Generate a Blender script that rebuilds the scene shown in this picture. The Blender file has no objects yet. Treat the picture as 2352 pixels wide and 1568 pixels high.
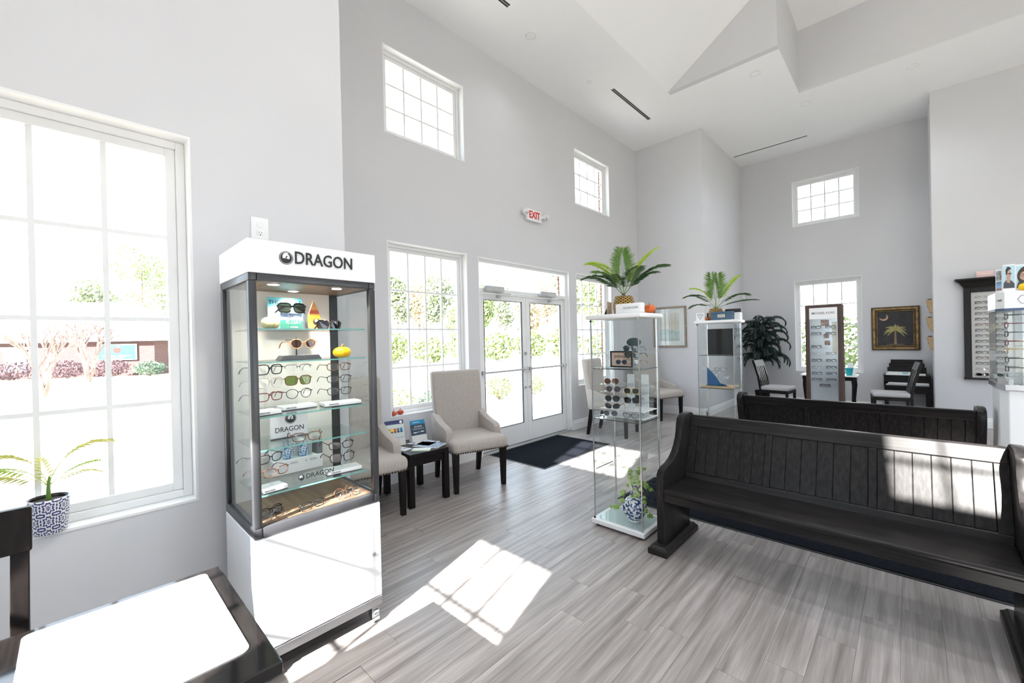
import bpy, bmesh, math, random
from mathutils import Vector, Matrix, Euler
random.seed(7)
S = bpy.context.scene
COL = S.collection
PI = math.pi

# ------------------------------------------------------------------ camera
def make_camera():
    f_px, yaw, pit, rol = 955.86, 0.759786, -0.003828, -0.023013
    fw = Vector((-math.sin(yaw) * math.cos(pit), math.cos(yaw) * math.cos(pit), math.sin(pit)))
    r = Vector((math.cos(yaw), math.sin(yaw), 0))
    u = r.cross(fw)
    r2 = r * math.cos(rol) + u * math.sin(rol)
    u2 = -r * math.sin(rol) + u * math.cos(rol)
    cam = bpy.data.cameras.new('camera')
    cam.sensor_width = 36.0
    cam.lens = f_px * 36.0 / 2352.0
    cam.clip_start = 0.05
    cam.clip_end = 400
    o = bpy.data.objects.new('camera', cam)
    m = Matrix((r2, u2, -fw)).transposed().to_4x4()
    m.translation = Vector((0, 0, 1.5))
    o.matrix_world = m
    COL.objects.link(o)
    S.camera = o
make_camera()

# ------------------------------------------------------------------ light and exposure
SKY_STRENGTH = 2.8
SUN_STRENGTH = 27.0
S.view_settings.view_transform = 'Standard'
S.view_settings.look = 'None'
S.view_settings.gamma = 1.0
S.view_settings.use_curve_mapping = False
S.view_settings.exposure = 0.98
S.cycles.use_denoising = True
S.cycles.max_bounces = 10
S.cycles.diffuse_bounces = 6
S.cycles.glossy_bounces = 5
S.cycles.transmission_bounces = 6
S.cycles.transparent_max_bounces = 24
S.cycles.sample_clamp_indirect = 8.0
S.cycles.caustics_reflective = False
S.cycles.caustics_refractive = False

world = bpy.data.worlds.new('sky')
S.world = world
world.use_nodes = True
wn = world.node_tree.nodes
wl = world.node_tree.links
wn.clear()
wo = wn.new('ShaderNodeOutputWorld')
bg = wn.new('ShaderNodeBackground')
bg.inputs['Color'].default_value = (0.72, 0.85, 1.0, 1)
bg.inputs['Strength'].default_value = SKY_STRENGTH
wl.new(bg.outputs[0], wo.inputs[0])

sun = bpy.data.lights.new('sun', 'SUN')
sun.energy = SUN_STRENGTH
sun.angle = math.radians(0.55)
sun.color = (1.0, 0.965, 0.92)
so = bpy.data.objects.new('sun', sun)
so.rotation_euler = Vector((-0.285, 1.0, -0.70)).to_track_quat('-Z', 'Y').to_euler()
so.location = (3, -10, 12)
COL.objects.link(so)

# ------------------------------------------------------------------ helpers
class MB:
    def __init__(s):
        s.v = []; s.f = []
    def add(s, vs, fs):
        o = len(s.v)
        s.v += [tuple(p) for p in vs]
        s.f += [tuple(i + o for i in f) for f in fs]
        return s
    def hexa(s, p):
        return s.add(p, [(0, 3, 2, 1), (4, 5, 6, 7), (0, 1, 5, 4), (1, 2, 6, 5), (2, 3, 7, 6), (3, 0, 4, 7)])
    def box(s, x0, x1, y0, y1, z0, z1):
        return s.hexa([(x0, y0, z0), (x1, y0, z0), (x1, y1, z0), (x0, y1, z0), (x0, y0, z1), (x1, y0, z1), (x1, y1, z1), (x0, y1, z1)])
    def rbox(s, x0, x1, y0, y1, z0, z1, r=0.01, seg=2, fn=None):
        bm = bmesh.new()
        bmesh.ops.create_cube(bm, size=1)
        for v in bm.verts:
            v.co = Vector((x0 + (v.co.x + .5) * (x1 - x0), y0 + (v.co.y + .5) * (y1 - y0), z0 + (v.co.z + .5) * (z1 - z0)))
        r = min(r, .49 * min(abs(x1 - x0), abs(y1 - y0), abs(z1 - z0)))
        bmesh.ops.bevel(bm, geom=list(bm.edges), offset=r, segments=seg, affect='EDGES', profile=.5)
        bm.verts.index_update()
        vs = [fn(v.co) if fn else v.co[:] for v in bm.verts]
        fs = [[v.index for v in f.verts] for f in bm.faces]
        bm.free()
        return s.add(vs, fs)
    def cyl(s, p0, p1, r0, r1=None, n=12, caps=True):
        r1 = r0 if r1 is None else r1
        p0 = Vector(p0); p1 = Vector(p1)
        d = (p1 - p0).normalized()
        a = d.orthogonal().normalized(); b = d.cross(a)
        vs = []
        for p, r in ((p0, r0), (p1, r1)):
            for i in range(n):
                t = 2 * PI * i / n
                vs.append(p + a * math.cos(t) * r + b * math.sin(t) * r)
        fs = [(i, (i + 1) % n, n + (i + 1) % n, n + i) for i in range(n)]
        if caps:
            fs += [tuple(range(n - 1, -1, -1)), tuple(range(n, 2 * n))]
        return s.add(vs, fs)
    def tube(s, pts, r, n=6, closed=False, sq=None):
        pts = [Vector(p) for p in pts]
        m = len(pts)
        rr = r if isinstance(r, (list, tuple)) else [r] * m
        vs = []
        prev = None
        for i, p in enumerate(pts):
            if closed:
                t = (pts[(i + 1) % m] - pts[i - 1])
            else:
                t = pts[min(i + 1, m - 1)] - pts[max(i - 1, 0)]
            t = t.normalized() if t.length > 1e-9 else Vector((0, 0, 1))
            if prev is None:
                a = t.orthogonal().normalized()
            else:
                a = prev - t * prev.dot(t)
                a = a.normalized() if a.length > 1e-6 else t.orthogonal().normalized()
            prev = a
            b = t.cross(a)
            for k in range(n):
                q = 2 * PI * k / n
                vs.append(p + a * math.cos(q) * rr[i] + b * math.sin(q) * rr[i])
        fs = []
        for i in range(m if closed else m - 1):
            j = (i + 1) % m
            for k in range(n):
                l = (k + 1) % n
                fs.append((i * n + k, i * n + l, j * n + l, j * n + k))
        if not closed:
            fs += [tuple(range(n - 1, -1, -1)), tuple((m - 1) * n + k for k in range(n))]
        return s.add(vs, fs)
    def lathe(s, prof, n=24, c=(0, 0, 0), caps=True, rib=None):
        vs = []
        for r, z in prof:
            for i in range(n):
                t = 2 * PI * i / n
                q = r * (rib(t) if rib else 1)
                vs.append((c[0] + q * math.cos(t), c[1] + q * math.sin(t), c[2] + z))
        fs = []
        m = len(prof)
        for j in range(m - 1):
            for i in range(n):
                k = (i + 1) % n
                fs.append((j * n + i, j * n + k, (j + 1) * n + k, (j + 1) * n + i))
        if caps:
            fs += [tuple(range(n - 1, -1, -1)), tuple((m - 1) * n + i for i in range(n))]
        return s.add(vs, fs)
    def prism(s, poly, fn, a, b):
        """poly: list of 2-D points; fn(p, q, t) -> 3-D point at depth t."""
        n = len(poly)
        vs = [fn(p, q, a) for p, q in poly] + [fn(p, q, b) for p, q in poly]
        fs = [tuple(range(n - 1, -1, -1)), tuple(range(n, 2 * n))]
        fs += [(i, (i + 1) % n, n + (i + 1) % n, n + i) for i in range(n)]
        return s.add(vs, fs)
    def mesh(s, name, mat, smooth=False, bevel=0, seg=1):
        me = bpy.data.meshes.new(name)
        me.from_pydata(s.v, [], s.f)
        bm = bmesh.new(); bm.from_mesh(me)
        bmesh.ops.recalc_face_normals(bm, faces=bm.faces)
        if bevel:
            es = [e for e in bm.edges if len(e.link_faces) == 2 and e.calc_face_angle(0) > .5]
            bmesh.ops.bevel(bm, geom=es, offset=bevel, segments=seg, affect='EDGES', profile=.5)
        bm.to_mesh(me); bm.free()
        if smooth:
            for p in me.polygons: p.use_smooth = True
            if smooth != 'all':
                try: me.set_sharp_from_angle(angle=math.radians(40))
                except Exception: pass
        me.materials.append(mat)
        return me
    def build(s, name, mat, parent=None, smooth=False, bevel=0, seg=1, loc=None, rot=None):
        return put(name, s.mesh(name, mat, smooth, bevel, seg), parent, loc, rot)

def put(name, me, parent=None, loc=None, rot=None, scale=None):
    o = bpy.data.objects.new(name, me)
    COL.objects.link(o)
    if parent is not None: o.parent = parent
    if loc is not None: o.location = loc
    if rot is not None: o.rotation_euler = rot
    if scale is not None: o.scale = scale
    return o
def tag(o, label=None, cat=None, group=None, kind=None):
    if label: o['label'] = label
    if cat: o['category'] = cat
    if group: o['group'] = group
    if kind: o['kind'] = kind
    return o
def thing(name, label, cat, loc=(0, 0, 0), rotz=0, group=None):
    o = bpy.data.objects.new(name, None)
    o.empty_display_size = .1
    COL.objects.link(o)
    o.location = loc
    o.rotation_euler = (0, 0, rotz)
    return tag(o, label, cat, group)
def struct(name, loc=(0, 0, 0), rotz=0):
    o = bpy.data.objects.new(name, None)
    o.empty_display_size = .1
    COL.objects.link(o)
    o.location = loc; o.rotation_euler = (0, 0, rotz)
    o['kind'] = 'structure'
    return o
def facing(fx, fy):
    """rotation about Z that turns a thing's front (local -Y) towards (fx, fy)"""
    return math.atan2(fx, -fy)

# ------------------------------------------------------------------ materials
def newmat(name):
    m = bpy.data.materials.new(name)
    m.use_nodes = True
    nt = m.node_tree
    b = nt.nodes['Principled BSDF']
    return m, nt, b
def P(name, c1, c2=None, scale=(8, 8, 8), rough=.5, metal=0, bump=0, spec=.5, detail=3, coord='Object', lo=.35, hi=.65, sheen=0, coat=0, bdist=.01):
    m, nt, b = newmat(name)
    L = nt.links
    b.inputs['Roughness'].default_value = rough
    b.inputs['Metallic'].default_value = metal
    b.inputs['Specular IOR Level'].default_value = spec
    b.inputs['Sheen Weight'].default_value = sheen
    b.inputs['Coat Weight'].default_value = coat
    c1 = (*c1, 1); c2 = (*(c2 if c2 else [x * .93 for x in c1[:3]]), 1)
    tc = nt.nodes.new('ShaderNodeTexCoord')
    mp = nt.nodes.new('ShaderNodeMapping')
    mp.inputs['Scale'].default_value = scale
    nz = nt.nodes.new('ShaderNodeTexNoise')
    nz.inputs['Scale'].default_value = 1
    nz.inputs['Detail'].default_value = detail
    rp = nt.nodes.new('ShaderNodeValToRGB')
    rp.color_ramp.elements[0].position = lo
    rp.color_ramp.elements[1].position = hi
    rp.color_ramp.elements[0].color = c1
    rp.color_ramp.elements[1].color = c2
    L.new(tc.outputs[coord], mp.inputs[0]); L.new(mp.outputs[0], nz.inputs['Vector'])
    L.new(nz.outputs[0], rp.inputs[0]); L.new(rp.outputs[0], b.inputs['Base Color'])
    if bump:
        bp = nt.nodes.new('ShaderNodeBump')
        bp.inputs['Strength'].default_value = bump
        bp.inputs['Distance'].default_value = bdist
        L.new(nz.outputs[0], bp.inputs['Height']); L.new(bp.outputs[0], b.inputs['Normal'])
    return m
def glass(name, tint=(.95, .98, .97), refl=1.0, base=.0, rough=0.0):
    """thin sheet of glass: clear with a Fresnel reflection"""
    m = bpy.data.materials.new(name)
    m.use_nodes = True
    nt = m.node_tree; nt.nodes.clear()
    o = nt.nodes.new('ShaderNodeOutputMaterial')
    t = nt.nodes.new('ShaderNodeBsdfTransparent'); t.inputs[0].default_value = (*tint, 1)
    g = nt.nodes.new('ShaderNodeBsdfGlossy'); g.inputs['Roughness'].default_value = rough
    lw = nt.nodes.new('ShaderNodeLayerWeight'); lw.inputs[0].default_value = .5
    pw_ = nt.nodes.new('ShaderNodeMath'); pw_.operation = 'POWER'; pw_.inputs[1].default_value = 5
    fr = nt.nodes.new('ShaderNodeMath'); fr.operation = 'MULTIPLY_ADD'; fr.inputs[1].default_value = .9; fr.inputs[2].default_value = .04
    ma = nt.nodes.new('ShaderNodeMath'); ma.operation = 'MULTIPLY_ADD'
    ma.inputs[1].default_value = refl; ma.inputs[2].default_value = base
    mx = nt.nodes.new('ShaderNodeMixShader')
    L = nt.links
    L.new(lw.outputs['Facing'], pw_.inputs[0]); L.new(pw_.outputs[0], fr.inputs[0])
    L.new(fr.outputs[0], ma.inputs[0]); L.new(ma.outputs[0], mx.inputs[0])
    L.new(t.outputs[0], mx.inputs[1]); L.new(g.outputs[0], mx.inputs[2]); L.new(mx.outputs[0], o.inputs[0])
    return m
def emit(name, col, st):
    m, nt, b = newmat(name)
    b.inputs['Emission Color'].default_value = (*col, 1)
    b.inputs['Emission Strength'].default_value = st
    b.inputs['Base Color'].default_value = (*col, 1)
    return m
def ramp_mat(name, stops, axis='Z', coord='Generated', rough=.5, noise=.12, nscale=6):
    """flat print: colour bands along one axis with a wavy edge"""
    m, nt, b = newmat(name)
    L = nt.links
    b.inputs['Roughness'].default_value = rough
    tc = nt.nodes.new('ShaderNodeTexCoord')
    sp = nt.nodes.new('ShaderNodeSeparateXYZ')
    nz = nt.nodes.new('ShaderNodeTexNoise'); nz.inputs['Scale'].default_value = nscale; nz.inputs['Detail'].default_value = 4
    ma = nt.nodes.new('ShaderNodeMath'); ma.operation = 'MULTIPLY_ADD'
    ma.inputs[1].default_value = noise
    mb = nt.nodes.new('ShaderNodeMath'); mb.operation = 'SUBTRACT'; mb.inputs[1].default_value = noise / 2
    rp = nt.nodes.new('ShaderNodeValToRGB')
    el = rp.color_ramp.elements
    while len(el) < len(stops): el.new(.5)
    for e, (p, c) in zip(el, stops):
        e.position = p; e.color = (*c, 1)
    L.new(tc.outputs[coord], sp.inputs[0]); L.new(tc.outputs[coord], nz.inputs['Vector'])
    L.new(nz.outputs[0], ma.inputs[0]); L.new(sp.outputs['XYZ'.index(axis)], ma.inputs[2])
    L.new(ma.outputs[0], mb.inputs[0]); L.new(mb.outputs[0], rp.inputs[0]); L.new(rp.outputs[0], b.inputs['Base Color'])
    return m

M = {}
M['wall'] = P('wall_paint', (.65, .648, .668), (.63, .628, .648), (1.2, 1.2, 1.2), rough=.62, spec=.3)
M['ceil'] = P('ceiling_paint', (.91, .91, .92), (.895, .895, .905), (1, 1, 1), rough=.8, spec=.2)
M['trim'] = P('white_trim_paint', (.83, .83, .83), (.80, .80, .80), (3, 3, 3), rough=.35)
M['vinyl'] = P('white_vinyl', (.80, .80, .80), (.78, .78, .785), (4, 4, 4), rough=.3)
M['brick_far'] = None
M['white'] = P('white_laminate', (.84, .84, .84), (.81, .81, .82), (3, 3, 3), rough=.28)
M['cream'] = P('cream_panel', (.86, .80, .755), (.85, .785, .74), (2, 2, 2), rough=.5)
M['char'] = P('charcoal_metal', (.035, .036, .04), (.045, .045, .05), (6, 6, 6), rough=.32, spec=.6)
M['black'] = P('black_plastic', (.008, .008, .009), (.013, .013, .014), (20, 20, 20), rough=.3)
M['blackwood'] = P('black_stained_wood', (.010, .0095, .010), (.023, .020, .019), (3, 60, 60), rough=.30, bump=.05, bdist=.004, spec=.16)
M['blackwoodz'] = P('black_stained_wood_upright', (.010, .0095, .010), (.023, .020, .019), (60, 60, 3), rough=.30, bump=.05, bdist=.004, spec=.16)
M['espresso'] = P('espresso_wood', (.006, .0045, .0045), (.011, .008, .007), (40, 40, 4), rough=.4, spec=.16)
M['linen'] = P('linen_upholstery', (.395, .355, .32), (.455, .415, .38), (150, 150, 14), rough=.9, bump=.15, bdist=.002, spec=.15, sheen=.2)
M['seatgrey'] = P('grey_seat_fabric', (.40, .39, .40), (.47, .46, .47), (90, 90, 90), rough=.9, spec=.15)
M['bronze'] = P('bronze_nail', (.05, .03, .02), (.08, .05, .03), (50, 50, 50), rough=.35, metal=.8)
M['chrome'] = P('chrome', (.75, .76, .78), (.68, .69, .71), (5, 5, 5), rough=.16, metal=1)
M['alu'] = P('brushed_aluminium', (.60, .61, .63), (.52, .53, .55), (2, 2, 60), rough=.3, metal=1)
M['silverpaint'] = P('silver_paint', (.55, .55, .56), (.5, .5, .51), (5, 5, 5), rough=.35, metal=.3)
M['mat'] = P('entrance_mat', (.006, .007, .010), (.015, .017, .022), (160, 160, 160), rough=.95, bump=.6, bdist=.01, spec=.02)
M['rubber'] = P('rubber_edge', (.02, .02, .022), None, (30, 30, 30), rough=.6)
M['walnut'] = P('walnut_veneer', (.20, .115, .07), (.30, .185, .12), (40, 3, 40), rough=.4)
M['towerwood'] = P('tower_brown_wood', (.050, .026, .019), (.075, .042, .03), (40, 40, 3), rough=.4)
M['oak'] = P('light_oak', (.50, .33, .17), (.60, .42, .24), (40, 6, 40), rough=.45)
M['glass'] = glass('window_glass', (.97, .985, .985), .9, .0)
M['cglass'] = glass('cabinet_glass', (.94, .965, .96), 1.0, .004)
M['sglass'] = glass('shelf_glass', (.90, .955, .94), 1.0, .02)
M['gedge'] = P('green_glass_edge', (.12, .36, .32), (.16, .42, .38), (20, 20, 20), rough=.15)
M['acrylic'] = glass('clear_acrylic', (.95, .96, .965), .8, .0)
M['lens'] = glass('clear_lens', (.96, .965, .97), 1.2, .03)
M['lens_dark'] = glass('dark_lens', (.035, .035, .045), 1.0, .04)
M['lens_grey'] = glass('grey_lens', (.12, .13, .16), 1.0, .05)
M['lens_green'] = glass('green_lens', (.17, .25, .03), 1.0, .04)
M['lens_brown'] = glass('brown_lens', (.17, .05, .03), 1.0, .03)
M['lens_amber'] = glass('amber_lens', (.022, .018, .009), 1.2, .06)
M['f_black'] = P('frame_black', (.010, .010, .011), None, (60, 60, 60), rough=.2)
M['f_grey'] = P('frame_dark_grey', (.045, .045, .05), None, (60, 60, 60), rough=.3, metal=.4)
M['f_tort'] = P('frame_tortoise', (.05, .018, .010), (.24, .09, .035), (90, 90, 90), rough=.2)
M['f_red'] = P('frame_burgundy', (.10, .012, .012), (.20, .03, .03), (80, 80, 80), rough=.2)
M['f_clear'] = P('frame_clear_rose', (.52, .43, .41), (.60, .52, .50), (40, 40, 40), rough=.15)
M['f_amber'] = P('frame_peach', (.52, .25, .11), (.62, .33, .16), (40, 40, 40), rough=.2)
M['f_yellow'] = P('frame_yellow', (.62, .48, .12), (.68, .54, .18), (40, 40, 40), rough=.2)
M['f_blue'] = P('frame_teal', (.012, .09, .13), (.02, .13, .18), (60, 60, 60), rough=.2)
M['f_gold'] = P('frame_gold_metal', (.62, .43, .22), (.55, .38, .20), (40, 40, 40), rough=.2, metal=1)
M['f_silver'] = P('frame_silver_metal', (.45, .45, .47), (.38, .38, .40), (40, 40, 40), rough=.2, metal=1)
M['orange'] = P('orange_pumpkin', (.62, .13, .018), (.55, .10, .012), (25, 25, 6), rough=.3)
M['redpump'] = P('red_orange_pumpkin', (.40, .035, .012), (.52, .07, .02), (40, 40, 8), rough=.35)
M['yellow'] = P('yellow_pumpkin', (.90, .56, .008), (.86, .48, .005), (30, 30, 6), rough=.35)
M['palepump'] = P('pale_gourd', (.40, .41, .19), (.56, .53, .31), (60, 60, 12), rough=.35)
M['stem'] = P('pumpkin_stem', (.35, .20, .06), (.45, .28, .10), (50, 50, 50), rough=.6)
M['stemdark'] = P('dark_pumpkin_stem', (.02, .016, .012), None, (50, 50, 50), rough=.6)
M['palm_dark'] = P('palm_leaf_dark', (.018, .055, .014), (.035, .095, .02), (15, 15, 15), rough=.4)
M['palm_lime'] = P('palm_leaf_lime', (.34, .50, .04), (.44, .58, .08), (15, 15, 15), rough=.4)
M['palm_mid'] = P('palm_leaf_mid', (.07, .17, .015), (.12, .24, .03), (15, 15, 15), rough=.4)
M['palm_yel'] = P('palm_leaf_backlit_yellow', (.50, .56, .10), (.66, .58, .18), (20, 20, 20), rough=.45)  # yellow brightened in the colour to stand for sun through the leaves
M['plant_blk'] = P('dark_silk_leaf', (.006, .016, .013), (.010, .035, .030), (20, 20, 20), rough=.4)
M['ivy'] = P('ivy_leaf', (.12, .26, .03), (.42, .54, .18), (70, 70, 70), rough=.4)
M['ivystem'] = P('ivy_stem', (.12, .17, .05), None, (30, 30, 30), rough=.6)
M['paper'] = P('white_paper', (.82, .82, .81), (.79, .79, .79), (5, 5, 5), rough=.7)
M['ink'] = P('black_print', (.015, .015, .017), None, (10, 10, 10), rough=.5)
M['inkgrey'] = P('grey_print', (.16, .16, .17), None, (10, 10, 10), rough=.5)
M['whiteink'] = P('white_print', (.85, .87, .88), None, (10, 10, 10), rough=.5)
M['redink'] = P('red_print', (.70, .02, .02), None, (10, 10, 10), rough=.4)
M['navy'] = P('navy_card', (.012, .028, .055), (.018, .035, .065), (10, 10, 10), rough=.5)
M['blueink'] = P('blue_print', (.01, .20, .42), None, (10, 10, 10), rough=.5)
M['cyanplastic'] = glass('blue_tinted_acrylic', (.06, .42, .72), 1.0, .06)
M['bluebox'] = P('slate_blue_box', (.050, .10, .17), (.065, .12, .195), (10, 10, 10), rough=.6)
M['teal'] = P('teal_plastic', (.01, .42, .46), None, (10, 10, 10), rough=.35)
M['pink'] = P('pink_card', (.80, .56, .52), None, (10, 10, 10), rough=.6)
M['soil'] = P('dark_soil', (.015, .012, .010), (.03, .022, .017), (60, 60, 60), rough=.95)
M['skin'] = P('printed_skin', (.52, .32, .24), (.47, .28, .21), (10, 10, 10), rough=.5)
M['hair'] = P('printed_hair', (.035, .022, .016), (.05, .03, .022), (30, 30, 30), rough=.5)
M['shirt'] = P('printed_shirt', (.06, .07, .085), None, (30, 30, 30), rough=.5)
M['skyprint'] = P('printed_pale_blue', (.45, .66, .74), None, (10, 10, 10), rough=.5)
M['led'] = emit('led_puck', (1.0, .86, .66), 14)

def plank_mat(name, procedural_joints=False):
    m, nt, b = newmat(name)
    L = nt.links; N = nt.nodes
    geo = N.new('ShaderNodeNewGeometry'); oi = N.new('ShaderNodeObjectInfo')
    off = N.new('ShaderNodeVectorMath'); off.operation = 'SCALE'; off.inputs[0].default_value = (37, 91, 0)
    L.new(oi.outputs['Random'], off.inputs['Scale'])
    ad = N.new('ShaderNodeVectorMath'); ad.operation = 'ADD'
    L.new(geo.outputs['Position'], ad.inputs[0]); L.new(off.outputs[0], ad.inputs[1])
    def noise(sc, det):
        mp = N.new('ShaderNodeMapping'); mp.inputs['Scale'].default_value = sc
        nz = N.new('ShaderNodeTexNoise'); nz.inputs['Scale'].default_value = 1; nz.inputs['Detail'].default_value = det
        L.new(ad.outputs[0], mp.inputs[0]); L.new(mp.outputs[0], nz.inputs['Vector'])
        return nz
    n1 = noise((26, 1.1, 1), 4); n2 = noise((150, 5, 1), 3)
    r1 = N.new('ShaderNodeValToRGB'); e = r1.color_ramp.elements
    e[0].position = .30; e[0].color = (.20, .175, .163, 1)
    e[1].position = .72; e[1].color = (.44, .40, .385, 1)
    k = e.new(.5); k.color = (.32, .288, .274, 1)
    L.new(n1.outputs[0], r1.inputs[0])
    mx = N.new('ShaderNodeMix'); mx.data_type = 'RGBA'; mx.blend_type = 'MULTIPLY'; mx.inputs['Factor'].default_value = .45
    r2 = N.new('ShaderNodeValToRGB'); r2.color_ramp.elements[0].position = .35; r2.color_ramp.elements[0].color = (.62, .62, .63, 1); r2.color_ramp.elements[1].position = .62
    L.new(n2.outputs[0], r2.inputs[0])
    L.new(r1.outputs[0], mx.inputs[6]); L.new(r2.outputs[0], mx.inputs[7])
    mr = N.new('ShaderNodeMapRange'); mr.inputs[3].default_value = .93; mr.inputs[4].default_value = 1.07
    L.new(oi.outputs['Random'], mr.inputs[0])
    vm = N.new('ShaderNodeVectorMath'); vm.operation = 'SCALE'
    L.new(mx.outputs[2], vm.inputs[0]); L.new(mr.outputs[0], vm.inputs['Scale'])
    L.new(vm.outputs[0], b.inputs['Base Color'])
    b.inputs['Roughness'].default_value = .34
    b.inputs['Specular IOR Level'].default_value = .5
    bp = N.new('ShaderNodeBump'); bp.inputs['Strength'].default_value = .08; bp.inputs['Distance'].default_value = .002
    L.new(n2.outputs[0], bp.inputs['Height']); L.new(bp.outputs[0], b.inputs['Normal'])
    return m
M['plank'] = plank_mat('vinyl_plank')

def brick_mat(name, c1, c2, mortar, scale=1.0):
    m, nt, b = newmat(name)
    N = nt.nodes; L = nt.links
    tc = N.new('ShaderNodeTexCoord')
    sp = N.new('ShaderNodeSeparateXYZ'); cb = N.new('ShaderNodeCombineXYZ')
    ad = N.new('ShaderNodeMath'); ad.operation = 'ADD'
    L.new(tc.outputs['Object'], sp.inputs[0])
    L.new(sp.outputs[0], ad.inputs[0]); L.new(sp.outputs[1], ad.inputs[1])
    L.new(ad.outputs[0], cb.inputs[0]); L.new(sp.outputs[2], cb.inputs[1])
    bt = N.new('ShaderNodeTexBrick')
    bt.inputs['Color1'].default_value = (*c1, 1); bt.inputs['Color2'].default_value = (*c2, 1); bt.inputs['Mortar'].default_value = (*mortar, 1)
    bt.inputs['Scale'].default_value = 1.0
    bt.inputs['Brick Width'].default_value = .21 * scale; bt.inputs['Row Height'].default_value = .07 * scale; bt.inputs['Mortar Size'].default_value = .008 * scale
    L.new(cb.outputs[0], bt.inputs['Vector']); L.new(bt.outputs[0], b.inputs['Base Color'])
    b.inputs['Roughness'].default_value = .85
    return m
M['brick'] = brick_mat('red_brick', (.13, .045, .035), (.17, .06, .045), (.24, .2, .18))

# ------------------------------------------------------------------ the room
XD, YA, XA, YB, XR, YR = -3.995, 7.985, -2.69, 10.525, .31, 9.49
XL, YC, YW, HC, XE = -2.70, 1.25, -1.36, 5.30, 4.6
T1, T2 = .135, .235          # plasterboard depth, then brick veneer

def wall(name, axis, face, out, u0, u1, z0, z1, holes=(), d0=0., d1=T1, mat=None, parent=None):
    us = sorted({u0, u1, *[h[0] for h in holes], *[h[1] for h in holes]})
    zs = sorted({z0, z1, *[h[2] for h in holes], *[h[3] for h in holes]})
    mb = MB()
    a, b = sorted((face + out * d0, face + out * d1))
    for i in range(len(us) - 1):
        run = None
        for j in range(len(zs) - 1):
            cu, cz = (us[i] + us[i + 1]) / 2, (zs[j] + zs[j + 1]) / 2
            hole = any(h[0] < cu < h[1] and h[2] < cz < h[3] for h in holes)
            if not hole:
                run = (run[0], zs[j + 1]) if run else (zs[j], zs[j + 1])
            if (hole or j == len(zs) - 2) and run:
                if axis == 'X': mb.box(a, b, us[i], us[i + 1], *run)
                else: mb.box(us[i], us[i + 1], a, b, *run)
                run = None
    o = mb.build(name, mat or M['wall'], parent)
    if parent is None: o['kind'] = 'structure'
    return o

LO = (.70, 2.595); UP = (3.74, 4.69)
door_hole = (3.605, 5.595, 0.0, 2.585)
d_w = [(2.31, 3.42, *LO), (5.79, 6.93, *LO), (2.31, 3.42, *UP), (5.81, 6.93, *UP), door_hole]
b_w = [(-1.725, -.625, *LO), (-1.735, -.64, *UP)]
l_w = [(-.68, .437, *LO)]
r_w = [(-1.67, -.57, *LO), (-1.67, -.57, *UP), (1.175, 2.285, *LO), (1.175, 2.285, *UP), (2.75, 4.30, .05, 2.90), (2.75, 4.30, 3.30, 4.90)]  # last two openings are added out of view, for more sun bounce
added_w = [(y, y + 2.0, .30, 2.90) for y in (1.8, 5.4)]  # unseen glazing added in the right wall to bring in daylight
ZR = 6.55
walls = [('wall_door', 'X', XD, -1, YC - .2, YA + .2, d_w), ('wall_back', 'Y', YB, 1, XA - .2, XR + .2, b_w),
         ('wall_left', 'X', XL, -1, YW - .1, YC, l_w), ('wall_behind', 'Y', YW, -1, XL - .2, XE + .2, r_w),
         ('wall_right', 'X', XE, 1, YW - .2, YR + .2, added_w)]
for n, ax, fc, out, u0, u1, holes in walls:
    w = wall(n, ax, fc, out, u0, u1, -.02, HC + .05, holes)
    wall('brick_veneer', ax, fc, out, u0, u1, -.4, ZR, holes, T1, T2, M['brick'], w)
wall('wall_return', 'Y', YC, -1, XD - .1, XL - T1, -.02, HC + .05)
wall('wall_art', 'Y', YA, 1, XD - .1, XA, -.02, HC + .05)
wall('wall_jog', 'X', XA, -1, YA + T1, YB + .1, -.02, HC + .05)
wall('wall_niche', 'X', XR, 1, YR + T1, YB + .1, -.02, HC + .05)
wall('wall_end', 'Y', YR, 1, XR, XE + .1, -.02, HC + .05)
# outside skin and roof, so that no light leaks in
roof = MB()
roof.box(XL - .24, XE + .24, YW - .24, YC, ZR, ZR + .12)
roof.box(XD - .24, XE + .24, YC, YA + .14, ZR, ZR + .12)
roof.box(XA - .14, XE + .24, YA + .14, YB + .24, ZR, ZR + .12)
ro = roof.build('roof', P('roof_membrane', (.3, .3, .3)))
ro['kind'] = 'structure'
sk = MB()
sk.box(XD - .1, XL - .24, YC - .235, YC - .14, -.4, ZR)
sk.box(XD - .1, XA - .14, YA + .14, YA + .235, -.4, ZR)
sk.box(XA - .235, XA - .14, YA + .235, YB + .1, -.4, ZR)
sk.box(XR + .14, XE + .1, YR + .14, YR + .235, -.4, ZR)
sk.box(XR + .14, XR + .235, YR + .235, YB + .1, -.4, ZR)
o = sk.build('wall_outer_brick', M['brick']); o['kind'] = 'structure'

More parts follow.
